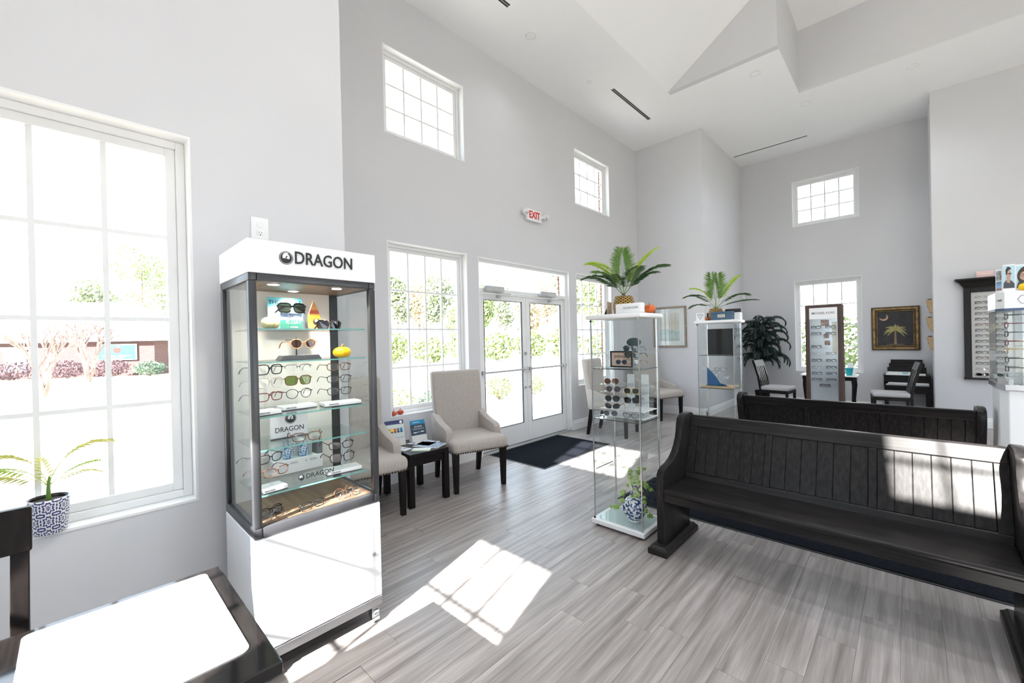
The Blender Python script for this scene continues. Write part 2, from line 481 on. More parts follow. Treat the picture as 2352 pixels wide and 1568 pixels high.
# ceiling: flat, with a raised vault that slopes up from the door side
X0, X1, X2, Y0, Y1, Y2, HT = -2.655, -1.19, 3.4, -.5, 6.45, 7.975, 6.275
c = MB(); t = .1
c.box(XD - .1, X0, YC - .1, YA + .1, HC, HC + t)
c.box(XL - .1, X0, YW - .1, YC - .1, HC, HC + t)
c.box(X0, X2, YW - .1, Y0, HC, HC + t)
c.box(X0, X1, Y1 + .1, YA + .1, HC, HC + t)
c.box(XA - .1, X1, YA + .1, YB + .1, HC, HC + t)
c.box(X1, XE + .1, Y2, YB + .1, HC, HC + t)
c.box(X2, XE + .1, YW - .1, Y2, HC, HC + t)
ceil = c.build('ceiling', M['ceil']); ceil['kind'] = 'structure'
s = MB()
s.hexa([(X0, Y0, HC), (X1, Y0, HT), (X1, Y1 + .05, HT), (X0, Y1 + .05, HC), (X0, Y0, HC + t), (X1, Y0, HT + t), (X1, Y1 + .05, HT + t), (X0, Y1 + .05, HC + t)])
s.build('vault_slope', M['ceil'], ceil)
s = MB(); s.box(X1, X2 + .1, Y0 - .1, Y2 + .1, HT, HT + t)
s.build('vault_top', M['ceil'], ceil)
s = MB()
s.prism([(X0, HC), (X1, HC), (X1, HT)], lambda p, q, k: (p, k, q), Y1, Y1 + .1)
s.build('vault_gable', M['wall'], ceil)
s = MB(); s.box(X1 - .1, X1, Y1 + .1, Y2 + .1, HC + t, HT + t); s.box(X1, X1 + .002, Y1, Y2, HC, HC + t)
s.build('vault_side', M['wall'], ceil)
s = MB(); s.box(X1, X2 + .1, Y2, Y2 + .1, HC + t, HT + t); s.box(X1, X2, Y2 - .002, Y2, HC, HC + t)
s.build('vault_end', M['wall'], ceil)
s = MB(); s.box(X2, X2 + .1, Y0, Y2, HC, HT + t); s.box(X1, X2 + .1, Y0 - .1, Y0, HC, HT + t)
s.prism([(X0, HC), (X1, HC), (X1, HT)], lambda p, q, k: (p, k, q), Y0 - .1, Y0)
s.build('vault_front', M['wall'], ceil)

# floor of vinyl planks
fl = MB().box(XD - .1, XE + .1, YW - .1, YB + .1, -.2, -.003).build('floor', M['plank'])
fl['kind'] = 'structure'
PW, PL = .152, 1.22
pm = {}
rnd = random.Random(3)
ix = 0
x = XD
while x < 1.0:
    y = .45 - rnd.random() * PL
    xa, xb = x, x + PW
    while y < 7.3:
        ya, yb = max(y, .30), min(y + PL, 7.6)
        lim = XL if yb < YC else XD
        vis = xb > lim and ya > .25 + 1.05 * max(0, xa + .2) and yb > .9 + .55 * max(0, -xa - 2.2) * 0
        # keep only planks in front of the lens: depth > 1.4 m along the view
        dep = -(xa + xb) / 2 * .689 + (yb) * .725
        if vis and dep > 1.55 and (ya > YC or xa > XL):
            key = round(yb - ya, 3)
            if key not in pm:
                mb = MB(); L_ = yb - ya; g = .0004
                mb.hexa([(g, g, -.003), (PW - g, g, -.003), (PW - g, L_ - g, -.003), (g, L_ - g, -.003),
                         (g * 1.6, g * 1.6, 0), (PW - g * 1.6, g * 1.6, 0), (PW - g * 1.6, L_ - g * 1.6, 0), (g * 1.6, L_ - g * 1.6, 0)])
                pm[key] = mb.mesh('plank', M['plank'])
            put('plank', pm[key], fl, (xa, ya, 0)); ix += 1
        y += PL
    x += PW
print('planks', ix)

# baseboards
def baseboard(name, axis, face, inn, u0, u1):
    mb = MB()
    def fn(p, q, k):
        return (face + inn * p, k, q) if axis == 'X' else (k, face + inn * p, q)
    mb.prism([(0, 0), (.018, 0), (.018, .105), (.012, .118), (.012, .135), (.004, .15), (0, .15)], fn, u0, u1)
    o = mb.build(name, M['trim']); o['kind'] = 'structure'
baseboard('baseboard_door', 'X', XD, 1, YC, 3.59)
baseboard('baseboard_door_far', 'X', XD, 1, 5.61, YA)
baseboard('baseboard_art', 'Y', YA, -1, XD + .02, XA + .018)
baseboard('baseboard_jog', 'X', XA, 1, YA - .018, YB)
baseboard('baseboard_back', 'Y', YB, -1, XA + .02, XR)
baseboard('baseboard_end', 'Y', YR, -1, XR, XE)
baseboard('baseboard_left', 'X', XL, 1, YW, YC)

# windows: local x along the wall, y outwards, z up from the sill
WM = {}
def shared(key, fn):
    if key not in WM: WM[key] = fn()
    return WM[key]
def window(n, loc, rot, w, h, cols, rows):
    r = struct('window_%d' % n, loc, rot)
    j = MB(); t = .012
    j.box(0, t, 0, .16, 0, h); j.box(w - t, w, 0, .16, 0, h); j.box(t, w - t, 0, .16, h - t, h); j.box(t, w - t, -.004, .16, 0, t)
    j.build('jamb_liner', M['trim'], r)
    def ring(name, a, b, y0, y1):
        mb = MB()
        mb.box(a, b, y0, y1, a, h - a); mb.box(w - b, w - a, y0, y1, a, h - a)
        mb.box(b, w - b, y0, y1, h - b, h - a); mb.box(b, w - b, y0, y1, a, b)
        mb.build(name, M['vinyl'], r, bevel=.003)
    ring('frame', t, .05, .085, .17)
    ring('sash', .05, .092, .10, .15)
    g0, g1x, g1z = .088, w - .088, h - .088
    pw, ph = (g1x - g0) / cols, (g1z - g0) / rows
    bv = shared(('mv', h), lambda: MB().box(-.010, .010, .112, .14, g0, g1z).mesh('muntin', M['vinyl']))
    bh = shared(('mh', w), lambda: MB().box(g0, g1x, .113, .139, -.010, .010).mesh('muntin', M['vinyl']))
    for i in range(1, cols): put('muntin', bv, r, (g0 + pw * i, 0, 0))
    for i in range(1, rows): put('muntin', bh, r, (0, 0, g0 + ph * i))
    pn = shared(('p', w, h, cols), lambda: MB().add([(0, .126, 0), (pw, .126, 0), (pw, .126, ph), (0, .126, ph)], [(0, 1, 2, 3)]).mesh('pane', M['glass']))
    for i in range(cols):
        for k in range(rows): put('pane', pn, r, (g0 + pw * i, 0, g0 + ph * k))
    return r
wi = 1
for u0, u1, z0, z1 in d_w[:4]:
    window(wi, (XD, u0, z0), PI / 2, u1 - u0, z1 - z0, 4, 4 if z0 < 2 else 3); wi += 1
for u0, u1, z0, z1 in b_w:
    window(wi, (u0, YB, z0), 0, u1 - u0, z1 - z0, 4, 4 if z0 < 2 else 3); wi += 1
for u0, u1, z0, z1 in l_w:
    window(wi, (XL, u0, z0), PI / 2, u1 - u0, z1 - z0, 4, 4); wi += 1
for u0, u1, z0, z1 in r_w:
    window(wi, (u1, YW, z0), PI, u1 - u0, z1 - z0, 4, 4 if z0 < 2 else 3); wi += 1
for u0, u1, z0, z1 in added_w:
    window(wi, (XE, u1, z0), -PI / 2, u1 - u0, z1 - z0, 6, 4 if z0 < 2 else 3); wi += 1

# text
def text_mesh(s, size=.1, extrude=.001, mat=None, sx=1.0, bold=0.0, align='CENTER'):
    cu = bpy.data.curves.new('lettering', 'FONT')
    cu.body = s; cu.size = size; cu.extrude = extrude; cu.align_x = align; cu.align_y = 'CENTER'; cu.resolution_u = 3
    cu.offset = bold
    o = bpy.data.objects.new('lettering', cu)
    me = bpy.data.meshes.new_from_object(o)
    bpy.data.objects.remove(o)
    me.name = 'lettering'
    for v in me.vertices: v.co.x *= sx
    me.materials.clear(); me.materials.append(mat)
    return me
RX = (PI / 2, 0, 0)
def lettering(s, parent, loc, size, mat, sx=1.0, extrude=.0006, rot=RX, name='lettering', bold=0.0, align='CENTER'):
    return put(name, text_mesh(s, size, extrude, mat, sx, bold, align), parent, loc, rot)

# entrance doors: local x along the wall, y outwards
dr = struct('door_1', (XD, door_hole[0], 0), PI / 2)
W_, H_ = door_hole[1] - door_hole[0], door_hole[3]
f = MB(); a = .058; y0, y1 = .05, .16
f.box(0, a, y0, y1, 0, H_); f.box(W_ - a, W_, y0, y1, 0, H_); f.box(a, W_ - a, y0, y1, H_ - a, H_); f.box(a, W_ - a, y0, y1, 2.135, 2.195)
f.build('frame', M['vinyl'], dr, bevel=.003)
MB().box(0, .012, 0, .05, 0, H_).box(W_ - .012, W_, 0, .05, 0, H_).box(.012, W_ - .012, 0, .05, H_ - .012, H_).build('jamb_liner', M['trim'], dr)
MB().box(a, W_ - a, .098, .104, 2.195, H_ - a).build('transom_pane', M['glass'], dr)
MB().box(0, W_, .0, .2, 0, .012).build('threshold', M['alu'], dr, bevel=.004)
mid = W_ / 2
for k, (xa, xb) in enumerate(((a + .004, mid - .003), (mid + .003, W_ - a - .004))):
    m = MB(); st = .088
    m.box(xa, xa + st, .08, .125, .015, 2.13); m.box(xb - st, xb, .08, .125, .015, 2.13)
    m.box(xa + st, xb - st, .08, .125, 2.13 - .085, 2.13); m.box(xa + st, xb - st, .08, .125, .015, .29)
    leaf = m.build('door_leaf', M['vinyl'], dr, bevel=.003)
    MB().box(xa + st, xb - st, .099, .105, .29, 2.045).build('pane', M['glass'], leaf)
    g = MB(); e = .006
    g.box(xa + st, xa + st + e, .076, .098, .29, 2.045).box(xb - st - e, xb - st, .076, .098, .29, 2.045)
    g.box(xa + st + e, xb - st - e, .076, .098, .29, .29 + e).box(xa + st + e, xb - st - e, .076, .098, 2.045 - e, 2.045)
    g.build('gasket', M['rubber'], leaf)
    pb = MB(); pb.cyl((xa + .02, .045, 1.07), (xb - .02, .045, 1.07), .014, n=10)
    pb.box(xa + .01, xa + .06, .03, .08, 1.045, 1.095); pb.box(xb - .06, xb - .01, .03, .08, 1.045, 1.095)
    pb.build('push_bar', M['silverpaint'], leaf, smooth=True)
    lx = xb - .044 if k == 0 else xa + .044
    MB().cyl((lx, .079, .80), (lx, .066, .80), .016).build('lock_cylinder', M['alu'], leaf, smooth=True)
    if k == 0:
        MB().cyl((xb - .03, .079, 1.30), (xb - .03, .064, 1.30), .022).build('thumb_turn', M['alu'], leaf, smooth=True)
    cl = MB().rbox(xa + .06 + k * .18, xa + .40 + k * .22, -.02, .05, 2.15, 2.225, .012).build('closer', M['silverpaint'], dr, smooth=True)
    am = MB(); cx = xa + .25 + k * .2
    am.tube([(cx, .01, 2.148), (cx + .02, -.03, 2.125), (cx + .16, -.12, 2.118)], .009, 6)
    am.tube([(cx + .16, -.12, 2.118), (cx + .34, -.03, 2.12), (cx + .40, .0, 2.125)], .008, 6)
    am.box(cx + .08, cx + .14, .05, .08, 2.08, 2.11)
    am.build('closer_arm', M['alu'], cl, smooth=True)
    if k == 1:
        for i, tx in enumerate(('Monday - Thursday', '8:30am - 1pm', '2 - 5pm')):
            q = text_mesh(tx, .06, .0002, M['whiteink'])
            put('lettering', q, leaf, ((xa + xb) / 2 - .03, .1075, 1.50 - i * .13), (PI / 2, 0, PI))

# ------------------------------------------------------------------ eyewear
GC = {}
def rim_loop(style, side, n=20):
    """points of one lens outline, local x to the right, z up, centred on the lens"""
    out = []
    for i in range(n):
        t = 2 * PI * i / n
        c, s_ = math.cos(t), math.sin(t)
        e = {'rect': .62, 'round': .95, 'cat': .75, 'aviator': .82, 'square': .60, 'semi': .62}[style]
        hw, hh = {'rect': (.0275, .0190), 'round': (.0262, .0232), 'cat': (.0278, .0200), 'aviator': (.0290, .0255), 'square': (.0278, .0228), 'semi': (.0275, .018)}[style]
        x = hw * math.copysign(abs(c) ** e, c); z = hh * math.copysign(abs(s_) ** e, s_)
        if style == 'cat': z += .16 * x * side * (1 if z > 0 else .5)
        if style == 'aviator' and z < 0: x *= 1 - .28 * (z / .024) ** 2; x += side * .0
        if style in ('rect', 'square', 'round') and z < 0: x *= .94
        out.append((x, z))
    return out
def glasses_meshes(style, fm, lm, thick):
    key = (style, fm, lm, thick)
    if key in GC: return GC[key]
    fr = MB(); cx = .0335
    lens = []
    for sd in (-1, 1):
        lp = rim_loop(style, sd)
        curve = lambda x: .10 * (x * x) / .07 * 1.0
        pts = [(sd * cx + x, curve(sd * cx + x) * 1.6, z) for x, z in lp]
        if style == 'semi':
            top = [p for p in pts if p[2] > -.003]
            top.sort(key=lambda p: p[0])
            fr.tube(top, thick, 5)
        else:
            fr.tube(pts, thick, 5, closed=True)
        lens.append(MB().add(pts, [tuple(range(len(pts)))]).mesh('lens', M[lm]))
        ex = sd * (cx + .026)
        fr.tube([(ex, curve(ex) * 1.6, .010), (sd * .0665, .010, .011)], thick * 1.2, 5)
    fr.tube([(-.0085, .0005, .006), (-.003, -.001, .0085), (.003, -.001, .0085), (.0085, .0005, .006)], thick * 1.15, 5)
    frame = fr.mesh('frame', M[fm], smooth=True)
    tm = MB(); tm.tube([(0, 0, 0), (0, .045, .001), (0, .092, .0), (0, .118, -.012), (0, .136, -.030)], [thick * 1.2, thick, thick, thick * 1.15, thick], 5)
    GC[key] = (frame, lens, tm.mesh('temple', M[fm], smooth=True))
    return GC[key]
def eyeglasses(label, loc, rotz, style='rect', fm='f_black', lm='lens', thick=.0016, s=1.0, group=None, tilt=0.0, folded=False, roll=0.0, name=None, cat=None):
    sun_ = lm not in ('lens',)
    o = thing(name or ('sunglasses' if sun_ else 'eyeglasses'), label, cat or ('sunglasses' if sun_ else 'eyeglasses'), loc, rotz, group)
    o.rotation_euler = (tilt, roll, rotz)
    o.scale = (s, s, s)
    fr, lens, tm = glasses_meshes(style, fm, lm, thick)
    put('frame', fr, o)
    for l in lens: put('lens', l, o)
    for sd in (-1, 1):
        if folded: put('temple', tm, o, (sd * .0665, .012 + .004 * (sd > 0), .009), (0, PI / 2 * 0, sd * 1.45))
        else: put('temple', tm, o, (sd * .0668, .010, .0105), (0, 0, sd * -.03))
    return o

def pumpkin(label, loc, r, body, stem='stem', group=None, flat=.72, name='pumpkin'):
    o = thing(name, label, 'pumpkin', loc, random.random() * 6, group)
    prof = []
    for i in range(11):
        t = PI * i / 10
        prof.append((max(r * math.sin(t) ** .55, .002), r * flat - r * flat * math.cos(t) * (1 - .10 * math.sin(t))))
    MB().lathe(prof, 40, rib=lambda t: 1 - .10 * abs(math.cos(t * 4)) ** 6).build('body', M[body], o, smooth='all')
    MB().tube([(0, 0, r * flat * 1.85), (r * .05, 0, r * flat * 2.15), (r * .18, 0, r * flat * 2.5)], [r * .16, r * .11, r * .13], 7).build('stem', M[stem], o, smooth=True)
    return o

# dragon-style round emblem: ring, dark disc, two pale flames (local xz plane, front towards -y)
def emblem(parent, loc, r, y=0.0, name='emblem', dark='ink', pale='whiteink', plate=None):
    e = MB()
    n = 32
    ring = []
    for i in range(n):
        t = 2 * PI * i / n
        ring.append((math.cos(t), math.sin(t)))
    def annulus(ra, rb, y0, y1):
        vs = []
        for rr, yy in ((rb, y0), (ra, y0), (rb, y1), (ra, y1)):
            vs += [(a_ * rr, yy, b_ * rr) for a_, b_ in ring]
        fs = []
        for i in range(n):
            j = (i + 1) % n
            fs += [(i, j, n + j, n + i), (2 * n + i, 3 * n + i, 3 * n + j, 2 * n + j), (i, 2 * n + i, 2 * n + j, j), (n + i, n + j, 3 * n + j, 3 * n + i)]
        e.add(vs, fs)
    annulus(r * .93, r, -.002, 0)
    disc = [(a_ * r * .83, b_ * r * .83) for a_, b_ in ring]
    e.prism(disc, lambda p, q, k: (p, k, q), -.002, 0)
    o = e.build(name, M[dark], parent, loc=loc)
    fl = MB()
    A = [(-.08, .80), (-.30, .70), (-.50, .45), (-.55, .15), (-.45, -.12), (-.30, -.02), (-.14, -.14), (-.12, .10), (.02, .28), (.22, .40), (.18, .22), (.05, .05), (.06, -.12), (.22, -.10), (.40, -.16), (.50, .10), (.42, .42), (.22, .66), (.24, .80)]
    fl.prism([(p * r, q * r) for p, q in A], lambda p, q, k: (p, k, q), -.0028, -.0019)
    fl.build('flame', M[pale], o)
    return o

# ------------------------------------------------------------------ the tall shop display case by the window
DX, DY = -2.09, .83
case = thing('display_case', 'tall white and charcoal DRAGON eyewear display case with lit wooden top', 'display case', (DX, DY, 0), PI / 2)
# local: x = world y - DY, y = depth into the case, z up
hw, dp = .30, .50
MB().box(-hw, hw, 0.004, dp, .135, .64).build('base_cabinet', M['white'], case, bevel=.003)
MB().box(-hw, hw, .0, dp, .085, .132).build('plinth', M['alu'], case, bevel=.003)
dpart = MB().box(-hw + .004, hw - .004, -.006, .004, .140, .637).build('door', M['white'], case, bevel=.002)
lk = MB(); lk.cyl((hw - .045, -.006, .372), (hw - .045, -.012, .372), .0095, n=16)
lk.build('lock', M['chrome'], dpart, smooth=True)
hd = MB().box(-hw - .002, hw + .002, -.004, dp, 1.825, 1.975).build('header', M['white'], case, bevel=.002)
fm_ = MB(); pw = .034
for sx in (-1, 1):
    xa, xb = sorted((sx * hw, sx * (hw - pw)))
    fm_.box(xa, xb, 0, pw, .69, 1.79); fm_.box(xa, xb, dp - pw, dp, .69, 1.79)
    fm_.box(xa, xb, 0, dp, 1.79, 1.825); fm_.box(xa, xb, 0, dp, .64, .69)
fm_.box(-hw + pw, hw - pw, 0, pw, 1.79, 1.825); fm_.box(-hw + pw, hw - pw, 0, pw, .64, .69)
fm_.build('frame', M['char'], case, bevel=.006, seg=2, smooth=True)
for sx in (-1, 1):
    MB().box(sx * (hw - .014) - .003, sx * (hw - .014) + .003, pw, dp - pw, .69, 1.79).build('glass_side', M['cglass'], case)
MB().box(-hw + .03, .228, .42, .428, .69, 1.792).build('back_panel', M['cream'], case)
rl = MB().box(.229, .270, .415, .45, .69, 1.792).build('shelf_rail', M['black'], case)
slot_me = MB().box(.236, .256, .4135, .4152, 0, .003).mesh('slot', M['char'])
for i in range(9): put('slot', slot_me, rl, (0, 0, .78 + i * .112))
tp = MB().box(-hw + pw, hw - pw, pw, dp - pw, 1.792, 1.812).build('top_panel', M['walnut'], case)
for (px, py) in ((-.173, .085), (-.012, .303), (.121, .07)):
    MB().lathe([(.030, -.004), (.030, 0)], 20, (px, py, 1.7915)).build('puck_ring', M['chrome'], tp, smooth=True)
    MB().lathe([(.024, -.005), (.024, -.0042)], 20, (px, py, 1.7915)).build('puck_lens', M['led'], tp)
    ld = bpy.data.lights.new('puck_light', 'SPOT'); ld.energy = 11; ld.color = (1, .87, .76); ld.spot_size = 2.4; ld.spot_blend = .6; ld.shadow_soft_size = .025
    lo_ = bpy.data.objects.new('puck_light', ld); COL.objects.link(lo_); lo_.parent = tp; lo_.location = (px, py, 1.783)
MB().box(-hw + pw, hw - pw, pw, dp - pw, .672, .692).build('floor_panel', M['walnut'], case)
SH = (1.578, 1.423, 1.17, 1.019, .812)
for z in SH:
    s_ = MB().box(-.262, .262, .055, .405, z - .005, z + .001).build('shelf', M['sglass'], case)
    MB().box(-.262, .262, .0525, .055, z - .005, z + .001).build('shelf_edge', M['gedge'], s_)
emblem(case, (-.144, -.004, 1.904), .030)
lettering('DRAGON', case, (.033, -.006, 1.908), .082, M['ink'], sx=.80, extrude=.003, name='header_lettering', bold=.0006)
def castor(parent, x, y, h=.085, mt='chrome'):
    c = MB(); c.cyl((x - .014, y, h * .40), (x + .014, y, h * .40), h * .40, n=16)
    c.box(x - .020, x - .015, y - .018, y + .018, h * .35, h * .9); c.box(x + .015, x + .020, y - .018, y + .018, h * .35, h * .9)
    c.box(x - .022, x + .022, y - .022, y + .022, h * .88, h)
    return c.build('castor', M[mt], parent, smooth=True)
for x_ in (-hw + .05, hw - .04):
    for y_ in (.02, dp - .04): castor(case, x_, y_)

def C(x, y, z): return (x, y, z)
HP = PI / 2
# --- contents of the case (world coordinates: x depth, y to the right)
def card(name, label, cat, loc, rotz, w, h, mt, thick=.002, lean=0.0, group=None):
    o = thing(name, label, cat, loc, rotz, group)
    o.rotation_euler = (-lean, 0, rotz)
    MB().box(-w / 2, w / 2, 0, thick, 0, h).build('card', mt, o)
    return o
sea = ramp_mat('sea_poster', [(0, (.30, .50, .58)), (.22, (.02, .13, .25)), (.32, (.62, .74, .76)), (.45, (.42, .66, .72)), (.75, (.10, .42, .55)), (1, (.14, .50, .62))])
sea2 = ramp_mat('green_sea_print', [(0, (.0, .17, .09)), (.42, (.0, .22, .12)), (.55, (.02, .28, .20)), (.66, (.42, .50, .58)), (.78, (.18, .28, .46)), (1, (.05, .15, .33))])
pst = card('poster', 'tall sea photograph poster reading THEY FLOAT on the top shelf', 'poster', (-2.44, .795, 1.580), HP, .175, .178, sea, lean=.06)
lettering('THEY FLOAT', pst, (0, -.001, .150), .030, M['navy'], sx=.95)
riser = thing('acrylic_riser', 'clear acrylic riser box with green sea print reading THEY FLOAT', 'riser', (-2.30, .768, 1.580), HP)
MB().box(-.085, .085, 0, .004, 0, .084).box(-.085, .085, .08, .084, 0, .084).box(-.085, -.081, .004, .08, 0, .084).box(.081, .085, .004, .08, 0, .084).box(-.085, .085, 0, .084, .084, .088).build('box', M['acrylic'], riser)
MB().box(-.045, .062, .006, .008, .001, .083).build('print', sea2, riser)
lettering('THEY', riser, (.020, .0052, .062), .023, M['whiteink'])
lettering('FLOAT', riser, (.020, .0052, .037), .025, M['whiteink'])
lettering('DRAGON', riser, (.020, .0052, .012), .009, M['whiteink'])
eyeglasses('wrap sunglasses with bronze lenses on the clear riser of the top shelf', (-2.285, .775, 1.690), HP, 'square', 'f_black', 'lens_amber', .0034, 1.05, 'eyewear in the tall case', folded=True, tilt=-.1)
sb = thing('surfboard', 'small orange toy surfboard with round emblem on the top shelf', 'toy surfboard', (-2.36, .917, 1.580), HP)
sb.rotation_euler = (-.12, 0, HP)
prof = [(-.034 * math.sin(min(1, (1 - i / 14) * 1.35) * PI / 2) if i < 14 else 0, .165 * i / 14) for i in range(15)]
MB().prism([(x_, z_) for x_, z_ in prof] + [(-x_, z_) for x_, z_ in reversed(prof[:-1])], lambda p, q, k: (p, k, q), 0, .008).build('board', ramp_mat('surfboard_print', [(0, (.75, .38, .12)), (.22, (.72, .34, .10)), (.30, (.80, .50, .02)), (.5, (.80, .42, .02)), (.56, (.35, .05, .02)), (.66, (.45, .08, .03)), (.70, (.72, .34, .11)), (1, (.66, .29, .09))], noise=.05), sb, bevel=.002)
emblem(sb, (.008, -.001, .045), .019)
pumpkin('pale green ceramic gourd pumpkin at the left of the top shelf', (-2.27, .668, 1.580), .042, 'palepump', group=None)
eyeglasses('black wrap sunglasses lying at the right of the top shelf', (-2.22, .936, 1.602), HP, 'square', 'f_black', 'lens_dark', .0034, 1.0, 'eyewear in the tall case', folded=True)
st = thing('eyewear_stand', 'low black display stand with a thin post on the second shelf', 'display stand', (-2.27, .800, 1.425), HP)
MB().prism([(-.10, 0), (.10, 0), (.085, .022), (-.085, .022)], lambda p, q, k: (p, k, q), -.03, .05).build('foot', M['char'], st, bevel=.001)
MB().cyl((-.012, .01, .022), (-.012, .01, .112), .0035, n=8).build('post', M['black'], st)
MB().box(-.065, .0, .008, .012, .098, .101).build('arm', M['black'], st)
eyeglasses('peach round sunglasses with brown lenses on the black stand', (-2.245, .812, 1.505), HP, 'round', 'f_amber', 'lens_brown', .0028, 1.0, 'eyewear in the tall case')
pumpkin('bright yellow pumpkin at the right of the second shelf', (-2.25, 1.012, 1.425), .047, 'yellow', flat=.62)

def brand_riser(label, loc, rotz, w, h, bh=.020, txt=True):
    o = thing('brand_riser', label, 'display stand', loc, rotz, 'white branded risers in the tall case')
    MB().box(-w / 2, w / 2, -.02, .075, .0035, bh).build('plinth', M['white'], o, bevel=.001)
    MB().box(-w / 2, w / 2, -.021, .075, 0, .0035).build('black_foot', M['black'], o)
    MB().box(-.006, .006, .03, .034, bh, h).build('upright', M['acrylic'], o)
    if txt: lettering('DRAGON', o, (-w * .26, -.0206, bh * .6), .011, M['ink'])
    return o
brand_riser('white DRAGON riser at the left of the third shelf holding three frames', (-2.20, .630, 1.1715), HP + .12, .10, .235)
brand_riser('white DRAGON riser in the middle of the third shelf with green sunglasses', (-2.27, .790, 1.1715), HP, .165, .235)
brand_riser('white DRAGON riser at the right of the third shelf with three dark frames', (-2.20, .985, 1.1715), HP - .1, .19, .225)
brand_riser('white DRAGON riser at the left of the lowest glass shelf', (-2.18, .640, .8135), HP + .1, .105, .19)
brand_riser('white DRAGON riser at the right of the lowest glass shelf', (-2.20, .985, .8135), HP - .12, .18, .19)
GRP = 'eyewear in the tall case'
rows = [
 ('thick black eyeglasses at the top of the left riser', .645, 1.385, 'square', 'f_black', 'lens', .0026, .22),
 ('pale rose clear eyeglasses in the middle of the left riser', .645, 1.322, 'square', 'f_clear', 'lens', .0022, .22),
 ('burgundy eyeglasses at the bottom of the left riser', .643, 1.255, 'rect', 'f_red', 'lens', .0022, .22),
 ('thin half-rim eyeglasses at the top of the middle riser', .785, 1.382, 'semi', 'f_grey', 'lens', .0014, 0),
 ('tortoise sunglasses with green lenses on the middle riser', .785, 1.320, 'square', 'f_tort', 'lens_green', .0022, 0),
 ('dark round eyeglasses at the bottom of the middle riser', .787, 1.253, 'round', 'f_grey', 'lens', .0018, 0),
 ('dark rectangular eyeglasses at the top of the right riser', .980, 1.378, 'rect', 'f_tort', 'lens', .0019, -.08),
 ('dark rectangular eyeglasses in the middle of the right riser', .980, 1.313, 'rect', 'f_black', 'lens', .0018, -.08),
 ('dark rectangular eyeglasses at the bottom of the right riser', .980, 1.247, 'rect', 'f_black', 'lens', .0018, -.08)]
for lb, y, z, sty, fm, lm, th, tw in rows:
    eyeglasses(lb, (-2.215 if y < .7 or y > .9 else -2.25, y, z), HP + tw, sty, fm, lm, th, 1.0, GRP)
pl = thing('brand_plaque', 'white plaque with round emblem and the word DRAGON on the fourth shelf', 'sign', (-2.33, .765, 1.0205), HP)
MB().box(-.092, .088, 0, .006, .0, .150).build('plate', M['white'], pl)
MB().box(-.092, .088, -.012, .008, .0, .006).build('black_foot', M['black'], pl)
emblem(pl, (.003, -.0002, .098), .027)
lettering('DRAGON', pl, (-.002, -.001, .045), .036, M['ink'], sx=.9)
eyeglasses('tortoise eyeglasses standing in front of the DRAGON plaque', (-2.16, .785, 1.046), HP - .25, 'rect', 'f_tort', 'lens', .0020, 1.05, GRP)
for lb, y, z, sty, fm, tw, xx in (('black eyeglasses on the left riser of the lowest shelf', .635, .965, 'rect', 'f_black', .35, -2.2), ('tortoise eyeglasses below the black pair on the lowest left riser', .650, .905, 'rect', 'f_tort', .3, -2.17),
                              ('upper black eyeglasses on the lowest right riser', .975, .960, 'rect', 'f_black', -.1, -2.2), ('lower black eyeglasses on the lowest right riser', .975, .897, 'square', 'f_black', -.1, -2.19)):
    eyeglasses(lb, (xx, y, z), HP + tw, sty, fm, 'lens', .0021, 1.0, GRP)
speck = P('blue_speckle', (.75, .80, .85), (.08, .22, .40), (130, 130, 130), rough=.4, lo=.46, hi=.54)
bx_ = thing('white_display_box', 'white numbered display tray holding two speckled cups', 'display box', (-2.40, .84, .8135), HP)
MB().box(-.135, .115, 0, .07, 0, .075).build('tray', M['white'], bx_, bevel=.002)
MB().box(-.135, .115, .072, .076, 0, .175).build('back', M['white'], bx_)
MB().box(.085, .115, .002, .07, .075, .165).build('divider', M['inkgrey'], bx_)
for i, tx in enumerate(('2', '3')):
    lettering(tx, bx_, (-.075 + i * .10, -.001, .052), .016, M['inkgrey'])
    MB().box(-.055 + i * .10, -.015 + i * .10, -.0006, 0, .050, .052).box(-.055 + i * .10, -.02 + i * .10, -.0006, 0, .056, .058).build('fine_print', M['inkgrey'], bx_)
for i, y in enumerate((.785, .865)):
    o = MB().lathe([(.024, 0), (.026, .01), (.027, .085), (.0255, .088)], 20).build('cup', speck)
    o.location = (-2.435, y, .889)
    tag(o, 'blue and white speckled cup at the %s of the display tray' % ('left', 'right')[i], 'cup', 'speckled cups')
bl = thing('brand_block', 'clear acrylic block with emblem and the word DRAGON', 'sign', (-2.19, .83, .8135), HP)
MB().rbox(-.10, .10, 0, .02, 0, .052, .006).build('block', M['acrylic'], bl, smooth=True)
emblem(bl, (-.066, -.0006, .028), .015)
lettering('DRAGON', bl, (.027, -.001, .028), .034, M['ink'], sx=.95)
for k, (lb, x_, y_, rz, sty, fm) in enumerate((('black eyeglasses folded at the back left of the wooden floor', -2.215, .635, .35, 'rect', 'f_black'), ('grey eyeglasses folded at the front left of the wooden floor', -2.155, .625, .4, 'rect', 'f_grey'),
        ('dark eyeglasses folded in the middle of the wooden floor', -2.140, .800, .2, 'rect', 'f_black'), ('tortoise eyeglasses folded at the back right of the wooden floor', -2.20, .985, .3, 'round', 'f_tort'),
        ('silver eyeglasses folded at the front right of the wooden floor', -2.14, .995, .25, 'rect', 'f_silver'))):
    eyeglasses(lb, (x_, y_, .711), HP + rz, sty, fm, 'lens', .0020, 1.0, GRP, tilt=-.35, folded=True)

